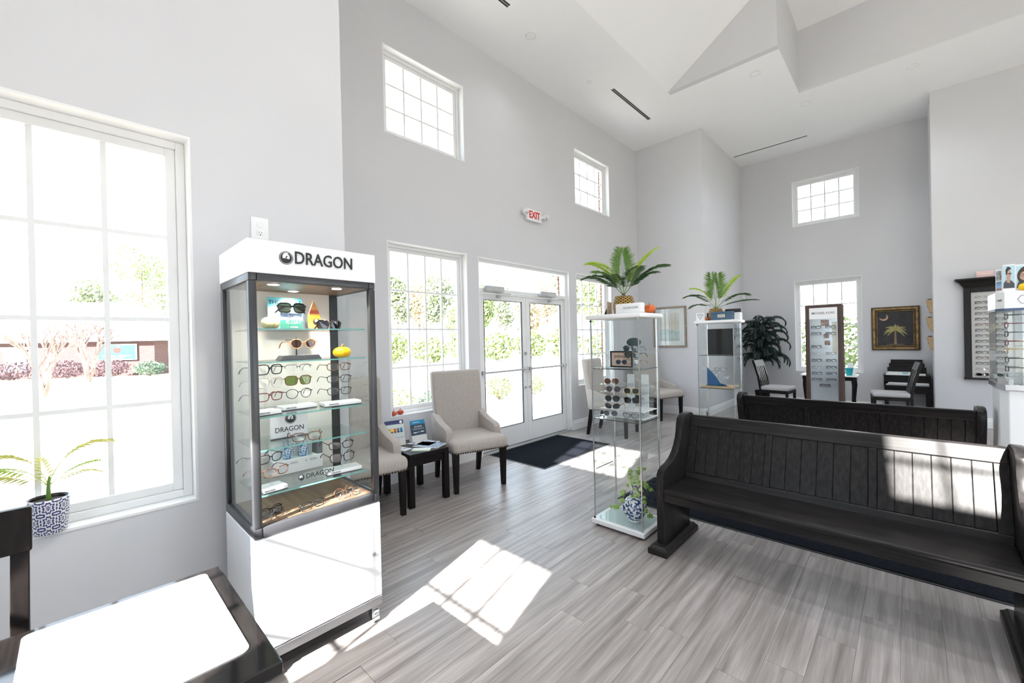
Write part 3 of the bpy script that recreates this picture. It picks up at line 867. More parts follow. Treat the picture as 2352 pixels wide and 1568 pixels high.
# ------------------------------------------------------------------ outlet, exit sign, sensor
ou = thing('wall_outlet', 'white wall outlet plate above the display case', 'outlet', (XL, .750, 2.175), HP)
MB().rbox(-.045, .045, -.008, 0, -.062, .062, .003).build('plate', M['white'], ou, smooth=True)
MB().rbox(-.018, .018, -.012, -.007, -.042, -.012, .006).build('socket', M['trim'], ou, smooth=True)
MB().cyl((0, -.007, .022), (0, -.011, .022), .018, n=20).build('round_socket', M['trim'], ou, smooth=True)
MB().box(-.008, -.006, -.0125, -.012, -.03, -.02).box(.006, .008, -.0125, -.012, -.03, -.02).cyl((0, -.0125, -.037), (0, -.012, -.037), .003, n=8).build('slots', M['ink'], ou)
ex = thing('exit_sign', 'white EXIT sign with red letters and two emergency lamp heads above the door', 'exit sign', (XD, 4.695, 3.315), HP)
MB().rbox(-.165, .165, -.05, 0, -.085, .085, .012).build('housing', M['white'], ex, smooth=True)
lettering('EXIT', ex, (0, -.052, 0), .145, M['redink'], sx=.82, extrude=.002, bold=.003)
for sx in (-1, 1):
    lh = MB(); lh.cyl((sx * .225, -.045, .02), (sx * .235, -.10, .0), .038, .048, n=18)
    lh.cyl((sx * .16, -.03, .0), (sx * .225, -.05, .02), .018, n=8)
    hdm = lh.build('lamp_head', M['white'], ex, smooth=True)
    MB().cyl((sx * .235, -.1002, .0), (sx * .2355, -.102, .0), .038, n=18).build('lamp_lens', M['silverpaint'], hdm)
sn = thing('motion_sensor', 'small white motion sensor on the wall above the dark plant', 'sensor', (XA, 10.42, 2.36), HP)
MB().rbox(-.05, .05, -.05, 0, -.07, .07, .012).build('body', M['white'], sn, smooth=True)
MB().rbox(-.03, .03, -.054, -.048, -.03, .02, .008).build('window', M['trim'], sn, smooth=True)

# ceiling fittings
def slot_diffuser(label, loc, L, rot):
    o = thing('slot_diffuser', label, 'air vent', loc, rot, 'linear slot diffusers in the ceiling')
    MB().box(-.05, -.028, -L / 2, L / 2, -.006, 0).box(.028, .05, -L / 2, L / 2, -.006, 0).box(-.028, .028, -L / 2, -L / 2 + .02, -.006, 0).box(-.028, .028, L / 2 - .02, L / 2, -.006, 0).build('frame', M['ceil'], o)
    MB().box(-.028, .028, -L / 2 + .02, L / 2 - .02, -.003, -.001).build('slot', M['black'], o)
    MB().box(-.004, .004, -L / 2 + .02, L / 2 - .02, -.005, -.0025).build('blade', M['silverpaint'], o)
slot_diffuser('black slot diffuser in the ceiling over the entrance doors', (-3.215, 6.37, HC), 1.30, 0)
slot_diffuser('slot diffuser in the ceiling near the top edge of the picture', (-3.235, 2.85, HC), 1.30, 0)
slot_diffuser('slot diffuser in the ceiling before the back wall', (-1.99, 9.79, HC), 1.34, PI / 2)
def downlight(label, x, y, r=.075, z=HC, watt=8):
    o = thing('recessed_light', label, 'ceiling light', (x, y, z), 0, 'recessed ceiling lights')
    MB().lathe([(r, 0), (r, -.006), (r * .82, -.012), (r * .70, -.010), (r * .70, -.002)], 28, caps=False).build('trim_ring', M['trim'], o, smooth=True)
    MB().lathe([(r * .70, -.006), (.001, -.009)], 28, caps=False).build('lens', M['ceil'], o, smooth=True)
    ld = bpy.data.lights.new('downlight', 'SPOT'); ld.energy = watt; ld.color = (.93, .97, 1.0); ld.spot_size = 2.5; ld.spot_blend = .9; ld.shadow_soft_size = r
    lo_ = bpy.data.objects.new('downlight', ld); COL.objects.link(lo_); lo_.parent = o; lo_.location = (0, 0, -.03)
downlight('recessed light by the slot near the picture top', -3.356, 4.008)
downlight('recessed light under the gable of the ceiling vault', -1.552, 6.916, watt=30)
downlight('recessed light at the inner corner of the ceiling vault', -1.164, 8.422, watt=30)
downlight('recessed light at the right beyond the ceiling vault', .109, 8.361, watt=30)
for i, vx in enumerate((-.2, 1.1, 2.4)):  # grid of unseen lamps added as fill for the room
    for k, vy in enumerate((.6, 2.5, 4.4)):
        downlight('added unseen fill light in the vault top, %s from the door side, %s from the camera side' % (('first', 'second', 'third')[i], ('first', 'second', 'third')[k]), vx, vy, .09, HT, 52)
sp_ = thing('sprinkler', 'small white sprinkler cover on the ceiling near the slot diffuser', 'sprinkler', (-3.371, 5.348, HC))
MB().lathe([(.04, 0), (.04, -.004), (.012, -.01)], 20).build('cover', M['trim'], sp_, smooth=True)

# ------------------------------------------------------------------ upholstered armchairs
def armchair(label, fx, fy, cx, cy):
    """cx, cy: middle of the seat front on the floor"""
    o = thing('armchair', label, 'armchair', (cx - fx * .26, cy - fy * .26, 0), facing(fx, fy), 'linen armchairs')
    def build(name, fn):
        return put(name, shared(('arm', name), fn), o)
    def seat():
        def bend(v):
            x, y, z = v
            k = (z - .385) / .16
            return (x, y, z + (.018 * (1 - (x / .31) ** 2) * (1 - ((y + .05) / .34) ** 2) if k > .5 else 0))
        return MB().rbox(-.305, .305, -.33, .25, .385, .515, .05, 4, bend).mesh('seat', M['linen'], smooth='all')
    build('seat', seat)
    def back():
        def lean(v):
            x, y, z = v
            k = (z - .40) / .77
            return (x * (.90 + .10 * min(1, k * 1.4)), y + .075 * k + .02 * k * k, z)
        m = MB()
        for (z0, z1) in ((.40, 1.17),):
            bm = bmesh.new(); bmesh.ops.create_cube(bm, size=1)
            for v in bm.verts: v.co = Vector((v.co.x * .585, .275 + v.co.y * .11, .785 + v.co.z * .77))
            bmesh.ops.subdivide_edges(bm, edges=[e for e in bm.edges if abs(e.verts[0].co.z - e.verts[1].co.z) > .3], cuts=5)
            es = [e for e in bm.edges if e.calc_face_angle(0) > .5]
            bmesh.ops.bevel(bm, geom=es, offset=.03, segments=3, affect='EDGES', profile=.5)
            bm.verts.index_update()
            m.add([lean(v.co) for v in bm.verts], [[v.index for v in f.verts] for f in bm.faces]); bm.free()
        return m.mesh('backrest', M['linen'], smooth='all')
    build('backrest', back)
    def arm():
        poly = [(.30, .40), (.335, .71), (.28, .715), (.23, .695), (.16, .665), (.06, .638), (-.06, .62), (-.115, .608), (-.142, .578), (-.145, .44), (-.13, .40)]
        return MB().prism(poly, lambda p, q, k: (k, p, q), -.040, .040).mesh('arm', M['linen'], smooth=True, bevel=.016, seg=2)
    for sx in (-1, 1): put('arm', shared(('arm', 'arm'), arm), o, (sx * .272, 0, 0))
    def leg(front):
        def f():
            y = -.27 if front else .27; dy = 0 if front else .07
            a, b = .030, .021
            return MB().hexa([(-b, y + dy - b, 0), (b, y + dy - b, 0), (b, y + dy + b, 0), (-b, y + dy + b, 0), (-a, y - a, .40), (a, y - a, .40), (a, y + a, .40), (-a, y + a, .40)]).mesh('leg', M['espresso'], bevel=.002)
        return f
    for sx in (-1, 1):
        put('leg', shared(('leg', 1), leg(True)), o, (sx * .262, 0, 0)); put('leg', shared(('leg', 0), leg(False)), o, (sx * .25, 0, 0))
    def nails():
        m = MB(); pts = [(-.295 + i * .0268, -.332, 0) for i in range(23)]
        for p in pts: m.lathe([(.0085, 0), (.006, .004), (.001, .006)], 8, (0, 0, 0)); 
        m = MB()
        def nail(cx_, cy_, nx, ny):
            c0 = Vector((cx_, cy_, .402)); n_ = Vector((nx, ny, 0))
            m.cyl(c0 - n_ * .002, c0 + n_ * .004, .0085, .004, 8)
        for i in range(23): nail(-.280 + i * .02545, -.330, 0, -1)
        for sx in (-1, 1):
            for i in range(21): nail(sx * .305, -.305 + i * .0255, sx, 0)
        return m.mesh('nailhead_trim', M['bronze'], smooth=True)
    build('nailhead_trim', nails)
    return o
armchair('linen armchair with nailhead trim between the side table and the entrance doors', .956, -.298, -3.165, 2.815)
armchair('linen armchair half hidden behind the tall display case', .985, -.17, -3.255, 1.69)
armchair('linen armchair under the far window seen through the near glass cabinet', .985, .17, -3.09, 5.86)
armchair('linen armchair below the framed landscape print', .955, -.30, -3.12, 7.40)

tb = thing('side_table', 'small black side table with leaflets between the two near armchairs', 'table', (-3.515, 2.285, 0), HP - .09)
MB().box(-.205, .205, -.285, .285, .445, .485).build('table_top', M['espresso'], tb, bevel=.003)
MB().box(-.19, .19, -.262, -.24, .37, .445).box(-.19, .19, .24, .262, .37, .445).box(-.19, -.168, -.24, .24, .37, .445).box(.168, .19, -.24, .24, .37, .445).build('apron', M['espresso'], tb)
lg = MB().box(-.027, .027, -.027, .027, 0, .445).mesh('leg', M['espresso'], bevel=.002)
for sx in (-1, 1):
    for sy in (-1, 1): put('leg', lg, tb, (sx * .183, sy * .253, 0))
TZ = .486
def tent(label, loc, rotz, w, h, d, mt):
    o = thing('brochure_stand', label, 'brochure stand', loc, rotz)
    k = d * .75
    MB().hexa([(-w / 2, -d / 2, 0), (w / 2, -d / 2, 0), (w / 2, -d / 2 + .003, 0), (-w / 2, -d / 2 + .003, 0), (-w / 2, -d / 2 + k, h), (w / 2, -d / 2 + k, h), (w / 2, -d / 2 + k + .003, h), (-w / 2, -d / 2 + k + .003, h)]).build('front_card', mt, o)
    MB().prism([(-d / 2 + .004, 0), (d / 2, 0), (d / 2, h * .25), (-d / 2 + k + .004, h)], lambda p, q, t_: (t_, p, q), -w / 2 + .001, w / 2 - .001).build('holder', M['paper'], o)
    sl_ = k / h
    def on(u, z): return (u * w, -d / 2 + z * h * sl_ - .0012, z * h)
    return o, on, math.atan(sl_)
bs, on, an = tent('navy and white brochure stand at the back of the side table', (-3.66, 2.42, TZ), HP - .12, .165, .21, .085, ramp_mat('navy_brochure', [(0, (.62, .62, .60)), (.30, (.62, .62, .60)), (.31, (.02, .045, .075)), (.80, (.02, .045, .075)), (.81, (.01, .20, .40)), (1, (.01, .22, .42))], noise=.015))
lettering('ACUVUE', bs, on(0, .70), .022, M['whiteink'], rot=(PI / 2 - an, 0, 0))
for i, (u, z, w_, h_) in enumerate(((-.1, .90, .45, .02), (0, .62, .8, .008), (0, .57, .7, .008), (-.24, .43, .22, .04), (.0, .44, .16, .02), (.25, .45, .22, .04))):
    p0 = on(u, z)
    q = MB().box(-w_ * .165 / 2, w_ * .165 / 2, -.0006, 0, -h_ * .105, h_ * .105).build('print_line', M['whiteink'], bs, loc=p0, rot=(-an, 0, 0))
bs2, on2, an2 = tent('white product brochure stand behind the hidden armchair', (-3.685, 2.168, TZ), HP - .15, .19, .24, .09, ramp_mat('product_brochure', [(0, (.60, .58, .56)), (.30, (.62, .60, .60)), (.31, (.05, .20, .24)), (.33, (.55, .62, .60)), (.84, (.58, .66, .64)), (.85, (.035, .05, .16)), (1, (.02, .025, .10))], noise=.01))
for i, cl in enumerate(('palm_mid', 'yellow', 'orange', 'inkgrey', 'blueink')):
    u = -.34 + i * .17
    MB().box(-.012, .012, -.0008, 0, -.022, .022).build('product_picture', M[cl], bs2, loc=on2(u, .60), rot=(-an2, 0, 0))
    MB().box(-.010, .010, -.0011, -.0008, -.020, -.008).build('product_base', M['navy'], bs2, loc=on2(u, .60), rot=(-an2, 0, 0))
for i, cl in enumerate(('yellow', 'palm_mid', 'orange')):
    MB().box(-.009, .009, -.0008, 0, -.014, .014).build('product_picture', M[cl], bs2, loc=on2(-.15 + i * .13, .18), rot=(-an2, 0, 0))
MB().cyl((0, -.0012, 0), (0, 0, 0), .014, n=16).build('round_mark', M['whiteink'], bs2, loc=on2(.36, .92), rot=(-an2, 0, 0))
def leaflet(label, loc, rotz, w, h, mt, t=.004, cat='leaflet', name='leaflet'):
    o = thing(name, label, cat, loc, rotz, 'papers on the side table')
    MB().box(-w / 2, w / 2, -h / 2, h / 2, 0, t).build('pages', M['paper'], o)
    MB().box(-w / 2 + .004, w / 2 - .004, -h / 2 + .004, h / 2 - .004, t, t + .0006).build('print', mt, o)
    return o
pm1 = P('mixed_leaflet_print', (.66, .66, .66), (.05, .10, .30), (28, 28, 28), rough=.4, lo=.52, hi=.62)
pm2 = P('snow_photo_print', (.02, .05, .12), (.45, .58, .72), (22, 40, 22), rough=.3, lo=.30, hi=.60)
pm3 = ramp_mat('green_corner_print', [(0, (.30, .48, .22)), (.32, (.38, .58, .30)), (.4, (.78, .80, .80)), (1, (.80, .80, .80))], axis='X', noise=.2)
leaflet('white leaflet with colour pictures at the back of the side table', (-3.535, 2.40, TZ + .002), HP + .35, .20, .26, pm1)
leaflet('magazine with a dark blue photograph at the right of the side table', (-3.415, 2.385, TZ), HP + .45, .20, .27, pm2, .006, 'magazine', 'magazine')
leaflet('small white and green leaflet at the front of the side table', (-3.335, 2.235, TZ), HP + .75, .11, .17, pm3, .003)
leaflet('pale folded leaflet by the hidden armchair on the side table', (-3.50, 2.135, TZ), HP + .2, .11, .16, pm1, .003)
pumpkin('small orange-red pumpkin on the window sill', (XD - .045, 2.452, .713), .034, 'redpump', 'stemdark', 'pumpkins on the sill')
pumpkin('small dark red pumpkin at the left corner of the window sill', (XD - .035, 2.362, .713), .032, 'redpump', 'stemdark', 'pumpkins on the sill')

# ------------------------------------------------------------------ mats
def mat_thing(label, x0, x1, y0, y1):
    o = thing('entrance_mat', label, 'mat', ((x0 + x1) / 2, (y0 + y1) / 2, 0))
    a, b = (x1 - x0) / 2, (y1 - y0) / 2
    MB().box(-a, a, -b, b, .0005, .005).build('rubber_border', M['rubber'], o)
    MB().box(-a + .02, a - .02, -b + .02, b - .02, .005, .010).build('pile', M['mat'], o, bevel=.002)
mat_thing('black entrance mat in front of the double doors', -3.975, -3.05, 3.71, 5.17)
mat_thing('long black floor mat between the two pews', -1.98, .95, 3.46, 4.24)

# ------------------------------------------------------------------ church pews
def pew(label, cx, y_back, face):
    """face -1: sits towards -Y (towards the camera); origin under the top of the back"""
    o = thing('church_pew', label, 'pew', (cx, y_back, 0), 0 if face < 0 else PI, 'black church pews')
    hw = .803               # inner half length
    zs, zt = .44, .88
    def yb(z): return -.165 + (z - zs) / (zt - zs) * .165    # front of the back board
    # seat and its apron
    def seatfn(v):
        return (v[0], v[1], v[2] - .012 * max(0, min(1, (v[1] + .56) / .4)) )
    MB().rbox(-hw, hw, -.56, -.125, .413, .447, .013, 3, seatfn).build('seat', M['blackwood'], o, smooth=True)
    MB().box(-hw, hw, -.535, -.507, .355, .413).build('apron', M['blackwood'], o, bevel=.003)
    MB().box(-hw, hw, -.20, -.17, .31, .40).build('rear_stretcher', M['blackwood'], o, bevel=.003)
    def slab(x0, x1, z0, z1, t0, t1):
        return MB().hexa([(x0, yb(z0) + t0, z0), (x1, yb(z0) + t0, z0), (x1, yb(z0) + t1, z0), (x0, yb(z0) + t1, z0), (x0, yb(z1) + t0, z1), (x1, yb(z1) + t0, z1), (x1, yb(z1) + t1, z1), (x0, yb(z1) + t1, z1)])
    slab(-hw, hw, .80, zt, 0, .045).build('top_rail', M['blackwood'], o, bevel=.006, seg=2)
    slab(-hw, hw, .40, .475, 0, .045).build('bottom_rail', M['blackwood'], o, bevel=.004)
    # three bays of boards between stiles
    stiles = [-hw, -hw + .055, -.29, -.252, .252, .29, hw - .055, hw]
    for i in range(0, 8, 2):
        slab(stiles[i], stiles[i + 1], .475, .80, .0005, .0445).build('stile', M['blackwoodz'], o, bevel=.002)
    for a, b in ((stiles[1], stiles[2]), (stiles[3], stiles[4]), (stiles[5], stiles[6])):
        n = 6 if b - a < .51 else 7
        w = (b - a) / n
        for k in range(n):
            slab(a + k * w, a + (k + 1) * w, .475, .80, .012, .034).build('back_board', M['blackwoodz'], o, bevel=.003)
    # ends with the swept arm
    prof = [(-.545, .055), (-.545, .50), (-.540, .535), (-.520, .562), (-.48, .580), (-.41, .592), (-.345, .612), (-.29, .645), (-.245, .69), (-.212, .74), (-.195, .79), (-.185, .84), (-.170, .876),
            (-.135, .898), (-.07, .905), (.0, .903), (.045, .885), (.06, .85), (.055, .80), (.03, .70), (.0, .60), (-.03, .50), (-.06, .40), (-.075, .30), (-.075, .055)]
    prof = [(p, q) for p, q in prof]
    for sx in (-1, 1):
        xa, xb = sorted((sx * hw, sx * (hw + .052)))
        MB().prism(prof, lambda p, q, k: (k, p, q), xa, xb).build('end_panel', M['blackwoodz'], o, bevel=.007, seg=2, smooth=True)
        c_ = sx * (hw + .026)
        fo = MB()
        def ring(e, z): return [(c_ - .036 - e, -.575 - e, z), (c_ + .036 + e, -.575 - e, z), (c_ + .036 + e, -.055 + e, z), (c_ - .036 - e, -.055 + e, z)]
        lv = [ring(.032, 0), ring(.032, .036), ring(.020, .046), ring(.010, .062)]
        vs = [p for r_ in lv for p in r_]
        fs = [(3, 2, 1, 0), (12, 13, 14, 15)]
        for k in range(3):
            for i in range(4): fs.append((k * 4 + i, k * 4 + (i + 1) % 4, k * 4 + 4 + (i + 1) % 4, k * 4 + 4 + i))
        fo.add(vs, fs).build('foot', M['blackwood'], o, bevel=.003)
    return o
pew('black wooden church pew in front, its backrest partly in sun', -.432, 3.325, -1)
pew('black wooden church pew behind, seen from its back', -.430, 4.745, 1)

# ------------------------------------------------------------------ slim glass cabinets
def basket_mat():
    m, nt, b = newmat('gold_woven_pot')
    N = nt.nodes; L = nt.links
    tc = N.new('ShaderNodeTexCoord'); sp = N.new('ShaderNodeSeparateXYZ'); L.new(tc.outputs['Object'], sp.inputs[0])
    at = N.new('ShaderNodeMath'); at.operation = 'ARCTAN2'; L.new(sp.outputs[1], at.inputs[0]); L.new(sp.outputs[0], at.inputs[1])
    outs = []
    for sg in (1, -1):
        a_ = N.new('ShaderNodeMath'); a_.operation = 'MULTIPLY'; a_.inputs[1].default_value = 14 * sg; L.new(at.outputs[0], a_.inputs[0])
        z_ = N.new('ShaderNodeMath'); z_.operation = 'MULTIPLY_ADD'; z_.inputs[1].default_value = 290; L.new(sp.outputs[2], z_.inputs[0]); L.new(a_.outputs[0], z_.inputs[2])
        s_ = N.new('ShaderNodeMath'); s_.operation = 'SINE'; L.new(z_.outputs[0], s_.inputs[0]); outs.append(s_)
    mx = N.new('ShaderNodeMath'); mx.operation = 'MAXIMUM'; L.new(outs[0].outputs[0], mx.inputs[0]); L.new(outs[1].outputs[0], mx.inputs[1])
    rp = N.new('ShaderNodeValToRGB'); rp.color_ramp.elements[0].position = .35; rp.color_ramp.elements[0].color = (.12, .055, .015, 1); rp.color_ramp.elements[1].position = .9; rp.color_ramp.elements[1].color = (.62, .42, .13, 1)
    L.new(mx.outputs[0], rp.inputs[0]); L.new(rp.outputs[0], b.inputs['Base Color'])
    b.inputs['Metallic'].default_value = .35; b.inputs['Roughness'].default_value = .35
    bp = N.new('ShaderNodeBump'); bp.inputs['Strength'].default_value = .8; bp.inputs['Distance'].default_value = .01
    L.new(mx.outputs[0], bp.inputs['Height']); L.new(bp.outputs[0], b.inputs['Normal'])
    return m
M['basket'] = basket_mat()
def frond_mesh(mat, L_, elev, droop, nleaf, ll, lw, name='frond', two=True, start=.22, up=.25, seed=0, curl=0.0):
    """a palm frond along local +x rising in z; leaflets on both sides"""
    rn = random.Random(seed)
    m = MB(); pts = []; n = 14
    x = z = 0; a = elev
    for i in range(n + 1):
        pts.append(Vector((x, curl * (i / n) ** 2, z)))
        x += L_ / n * math.cos(a); z += L_ / n * math.sin(a); a -= droop / n * (0.4 + 1.2 * i / n)
    m.tube(pts, [max(.0035 * (1 - i / (n + 1)), .0008) * (L_ / .4) for i in range(n + 1)], 4)
    for k in range(nleaf):
        t = start + (1 - start) * (k + .5) / nleaf
        i = min(int(t * n), n - 1); p = pts[i].lerp(pts[i + 1], t * n - i)
        d = (pts[i + 1] - pts[i]).normalized()
        prof = math.sin(PI * min(1, .18 + .82 * (t - start) / (1 - start))) ** .6
        for sd in (-1, 1):
            l = ll * (.35 + .65 * prof) * rn.uniform(.88, 1.08)
            side = Vector((0, sd, 0))
            dr = (d * (.55 + .9 * (t - start)) + side * (1.0 - .45 * t) + Vector((0, 0, up))).normalized()
            dn = (dr + Vector((0, 0, -.55))).normalized()
            w = dr.cross(Vector((0, 0, 1))).normalized() * lw
            mid = p + dr * l * .5; tip = mid + dn * l * .5
            m.add([p, mid + w, tip, mid - w, p + dr * l * .25 + Vector((0, 0, -.3 * lw))], [(0, 1, 2, 3)] if False else [(4, 1, 2), (4, 2, 3), (0, 1, 4), (0, 4, 3)])
    return m.mesh(name, mat)
def palm_plant(label, loc, pot, specs, group=None, s=1.0, base=(0, 0, .15), rot=0, potmat=None, potname='pot'):
    o = thing('potted_palm', label, 'potted plant', loc, rot, group)
    pot(o)
    for i, (az, me) in enumerate(specs):
        put('frond', me, o, base, (0, 0, math.radians(az)), (s, s, s))
    return o
def basket_pot(o):
    MB().lathe([(.060, 0), (.078, .02), (.086, .06), (.084, .10), (.070, .145), (.066, .15), (.060, .15), (.060, .13)], 32).build('pot', M['basket'], o, smooth='all')
    MB().lathe([(.062, .128), (.001, .135)], 20, caps=False).build('soil', M['soil'], o)
D_, Li_, Mi_ = M['palm_dark'], M['palm_lime'], M['palm_mid']
# azimuth 0 = world +x; seen from the lens, right of the picture is about 43 degrees, left about 223
# picture right is world direction 43.5 deg, left 223.5 deg, away from the lens 133.5 deg
fr_ = lambda *a, **k: frond_mesh(*a, **k)
specs1 = [(223, fr_(Li_, .40, 1.25, 1.35, 21, 0.146, .0034, seed=1)), (236, fr_(D_, .36, .85, 1.25, 21, 0.146, .0034, seed=2)), (180, fr_(Mi_, .34, 1.15, 1.2, 21, 0.146, .0034, seed=3)),
          (43, fr_(Li_, .46, 1.22, .75, 25, 0.146, .0034, seed=4)), (38, fr_(D_, .42, .95, 1.0, 25, 0.146, .0034, seed=5)), (60, fr_(D_, .36, .90, .9, 23, 0.131, .0034, seed=6)),
          (300, fr_(Mi_, .36, 1.42, .5, 25, 0.146, .0034, seed=7)), (130, fr_(Mi_, .42, 1.45, .4, 25, 0.131, .0034, seed=8)), (330, fr_(D_, .30, 1.05, .9, 21, 0.131, .0034, seed=9)), (270, fr_(D_, .26, 1.0, 1.1, 19, 0.117, .0034, seed=10))]
specs2 = [(223, fr_(D_, .36, .85, 1.35, 21, 0.124, .0034, seed=11)), (240, fr_(D_, .34, .35, 1.0, 19, 0.095, .0034, seed=12)), (43, fr_(Li_, .42, 1.2, .7, 25, 0.138, .0034, seed=13)), (47, fr_(D_, .40, .75, 1.1, 21, 0.124, .0034, seed=14)),
          (20, fr_(D_, .40, .35, .5, 19, 0.087, .0034, seed=15)), (130, fr_(Mi_, .40, 1.45, .4, 25, 0.146, .0034, seed=16)), (300, fr_(Mi_, .36, 1.42, .4, 25, 0.146, .0034, seed=17)), (190, fr_(Li_, .34, 1.2, 1.2, 21, 0.124, .0034, seed=18))]

def cabinet(label, x0, y0):
    """front left corner of the foot"""
    o = thing('glass_cabinet', label, 'glass cabinet', (x0, y0, 0), 0, 'slim glass display cabinets')
    w, d, h = .45, .375, 1.645
    MB().box(0, w, 0, d, .018, .055).build('base', M['white'], o, bevel=.004)
    MB().box(.03, w - .03, .03, d - .03, .055, .057).build('mirror_plate', M['sglass'], o)
    MB().rbox(-.012, w + .012, -.012, d + .012, h, h + .036, .012).build('top', M['white'], o, smooth=True)
    MB().cyl((.04, .04, 0), (.04, .04, .02), .015, n=10).cyl((w - .04, .04, 0), (w - .04, .04, .02), .015, n=10).cyl((.04, d - .04, 0), (.04, d - .04, .02), .015, n=10).cyl((w - .04, d - .04, 0), (w - .04, d - .04, .02), .015, n=10).build('feet', M['rubber'], o)
    e = .022
    for (xa, ya, xb, yb) in ((e, e, w - e, e), (w - e, d - e, e, d - e), (e, d - e, e, e), (w - e, e, w - e, d - e)):
        MB().add([(xa, ya, .055), (xb, yb, .055), (xb, yb, h), (xa, ya, h)], [(0, 1, 2, 3)]).build('glass_panel', M['cglass'], o)
    for (px, py) in ((e + .010, d - e - .010), (w - e - .010, d - e - .010)):
        MB().cyl((px, py, .055), (px, py, h), .0055, n=10).build('post', M['chrome'], o, smooth=True)
    for (px, py) in ((e, e), (w - e, e), (e, d - e), (w - e, d - e)):
        MB().box(px - .0035, px + .0035, py - .0035, py + .0035, .055, h).build('edge_strip', M['alu'], o)
    for z in (.445, .855, 1.255)[1:]:
        s_ = MB().box(e + .006, w - e - .006, e + .006, d - e - .006, z - .003, z + .003).build('shelf', M['sglass'], o)
        g = MB(); a, b = e + .006, w - e - .006; c_, dd = e + .006, d - e - .006
        g.box(a, b, c_ - .001, c_, z - .003, z + .003).box(b, b + .001, c_, dd, z - .003, z + .003).box(a - .001, a, c_, dd, z - .003, z + .003)
        g.build('shelf_edge', M['char'], s_)
    hg = MB().cyl((e, e - .004, .062), (e, e - .012, .062), .008, n=10).cyl((e, e - .004, h - .012), (e, e - .012, h - .012), .008, n=10)
    hg.build('hinge', M['black'], o, smooth=True)
    MB().cyl((e - .004, .06, .44), (e - .004, d - .05, .44), .004, n=6).build('rod', M['alu'], o) if x0 > -1.87 else None
    return o
K1 = (-1.865, 2.845)
cabinet('slim glass cabinet in front with sunglasses and a blue vase', *K1)
K2 = (-1.905, 5.30)
cabinet('slim glass cabinet at the back with a blue acrylic stand inside', *K2)
ZT = 1.682
palm_plant('palm in a gold woven pot on the near glass cabinet', (-1.66, 3.07, ZT), basket_pot, specs1, 'palms in gold pots', 1.0)
palm_plant('palm in a gold woven pot on the far glass cabinet', (-1.72, 5.50, ZT), basket_pot, specs2, 'palms in gold pots', 1.15)
ck = thing('brand_sign', 'white rounded CALVIN KLEIN block on the near glass cabinet', 'sign', (-1.515, 2.895, ZT), 0)
MB().rbox(-.105, .105, -.03, .03, 0, .072, .006, 3).build('block', M['white'], ck, smooth=True)
lettering('CALVIN KLEIN', ck, (.018, -.0305, .038), .021, M['inkgrey'], sx=.92)
pumpkin('orange ceramic pumpkin on the right of the near glass cabinet', (-1.435, 3.06, ZT), .042, 'orange', flat=.78)
def standing_card(label, loc, rotz, w, h, mt, name='easel_card', t=.006):
    o = thing(name, label, 'display card', loc, rotz)
    MB().box(-w / 2, w / 2, 0, t, 0, h).build('card', mt, o, bevel=.001)
    MB().hexa([(-.01, t, 0), (.01, t, 0), (.01, .055, 0), (-.01, .055, 0), (-.01, t, h * .8), (.01, t, h * .8), (.01, t + .002, h * .8), (-.01, t + .002, h * .8)]).build('strut', M['black'], o)
    return o
standing_card('beige easel card at the left back of the near glass cabinet', (-1.80, 3.09, ZT), math.radians(100), .10, .115, M['oak'])
standing_card('grey easel card beside the pot on the near glass cabinet', (-1.745, 3.14, ZT), math.radians(100), .07, .07, M['inkgrey'])
# on the upper shelf of the near cabinet
Z1, Z2, Z0 = 1.2585, .8585, .0575
jf = thing('framed_sign', 'black framed easel sign with the handwritten word Johnny', 'sign', (-1.645, 2.98, Z1 + .004), 0.1)
MB().box(-.092, .092, 0, .012, 0, .012).box(-.092, .092, 0, .012, .118, .130).box(-.092, -.080, 0, .012, .012, .118).box(.080, .092, 0, .012, .012, .118).build('frame', M['black'], jf)
MB().box(-.08, .08, .004, .008, .012, .118).build('print', P('peach_print', (.62, .45, .36), None, rough=.5), jf)
lettering('Johnny', jf, (-.012, .003, .088), .040, M['ink'], sx=.85)
sgp = rim_loop('round', 1)
for sx in (-1, 1):
    MB().prism([(sx * .026 + x_ * .8, .042 + z_ * .8) for x_, z_ in sgp], lambda p, q, k: (p, k, q), .003, .0042).build('printed_lens', M['navy'], jf)
MB().box(-.010, .010, .003, .0042, .045, .050).build('printed_bridge', M['navy'], jf)
cr = thing('crystal', 'cut glass ornament at the left of the upper shelf', 'ornament', (-1.775, 2.97, Z1), .4)
MB().lathe([(.012, 0), (.026, .02), (.018, .05), (.030, .08), (.012, .11)], 7).build('body', M['acrylic'], cr)
G1 = 'eyewear in the near glass cabinet'
rk = thing('eyewear_rack', 'clear rack holding stacked glasses on the upper shelf', 'eyewear rack', (-1.54, 3.01, Z1))
MB().box(-.004, .004, -.003, .003, 0, .17).box(-.05, .05, -.03, .03, 0, .004).build('post', M['acrylic'], rk)
eyeglasses('teal sunglasses at the top of the rack on the upper shelf', (-1.555, 2.965, 1.412), .12, 'round', 'f_blue', 'lens_dark', .0024, 1.0, G1)
eyeglasses('dark mottled sunglasses below the teal pair', (-1.545, 2.965, 1.362), .12, 'round', 'f_black', 'lens_dark', .0026, 1.0, G1)
eyeglasses('thin clear eyeglasses at the bottom of the rack', (-1.545, 2.965, 1.308), .12, 'rect', 'f_grey', 'lens', .0015, 1.0, G1)
ct = thing('glasses_case', 'dark teal oval glasses case standing behind the stacked glasses', 'glasses case', (-1.585, 3.08, Z1), .1)
MB().prism([(.058 * math.cos(2 * PI * i / 24), .145 + .036 * math.sin(2 * PI * i / 24) + .055) for i in range(24)], lambda p, q, k: (p, k, q), -.012, .012).build('shell', P('dark_teal_leather', (.008, .035, .045), None, rough=.4), ct, bevel=.006, seg=2, smooth=True)
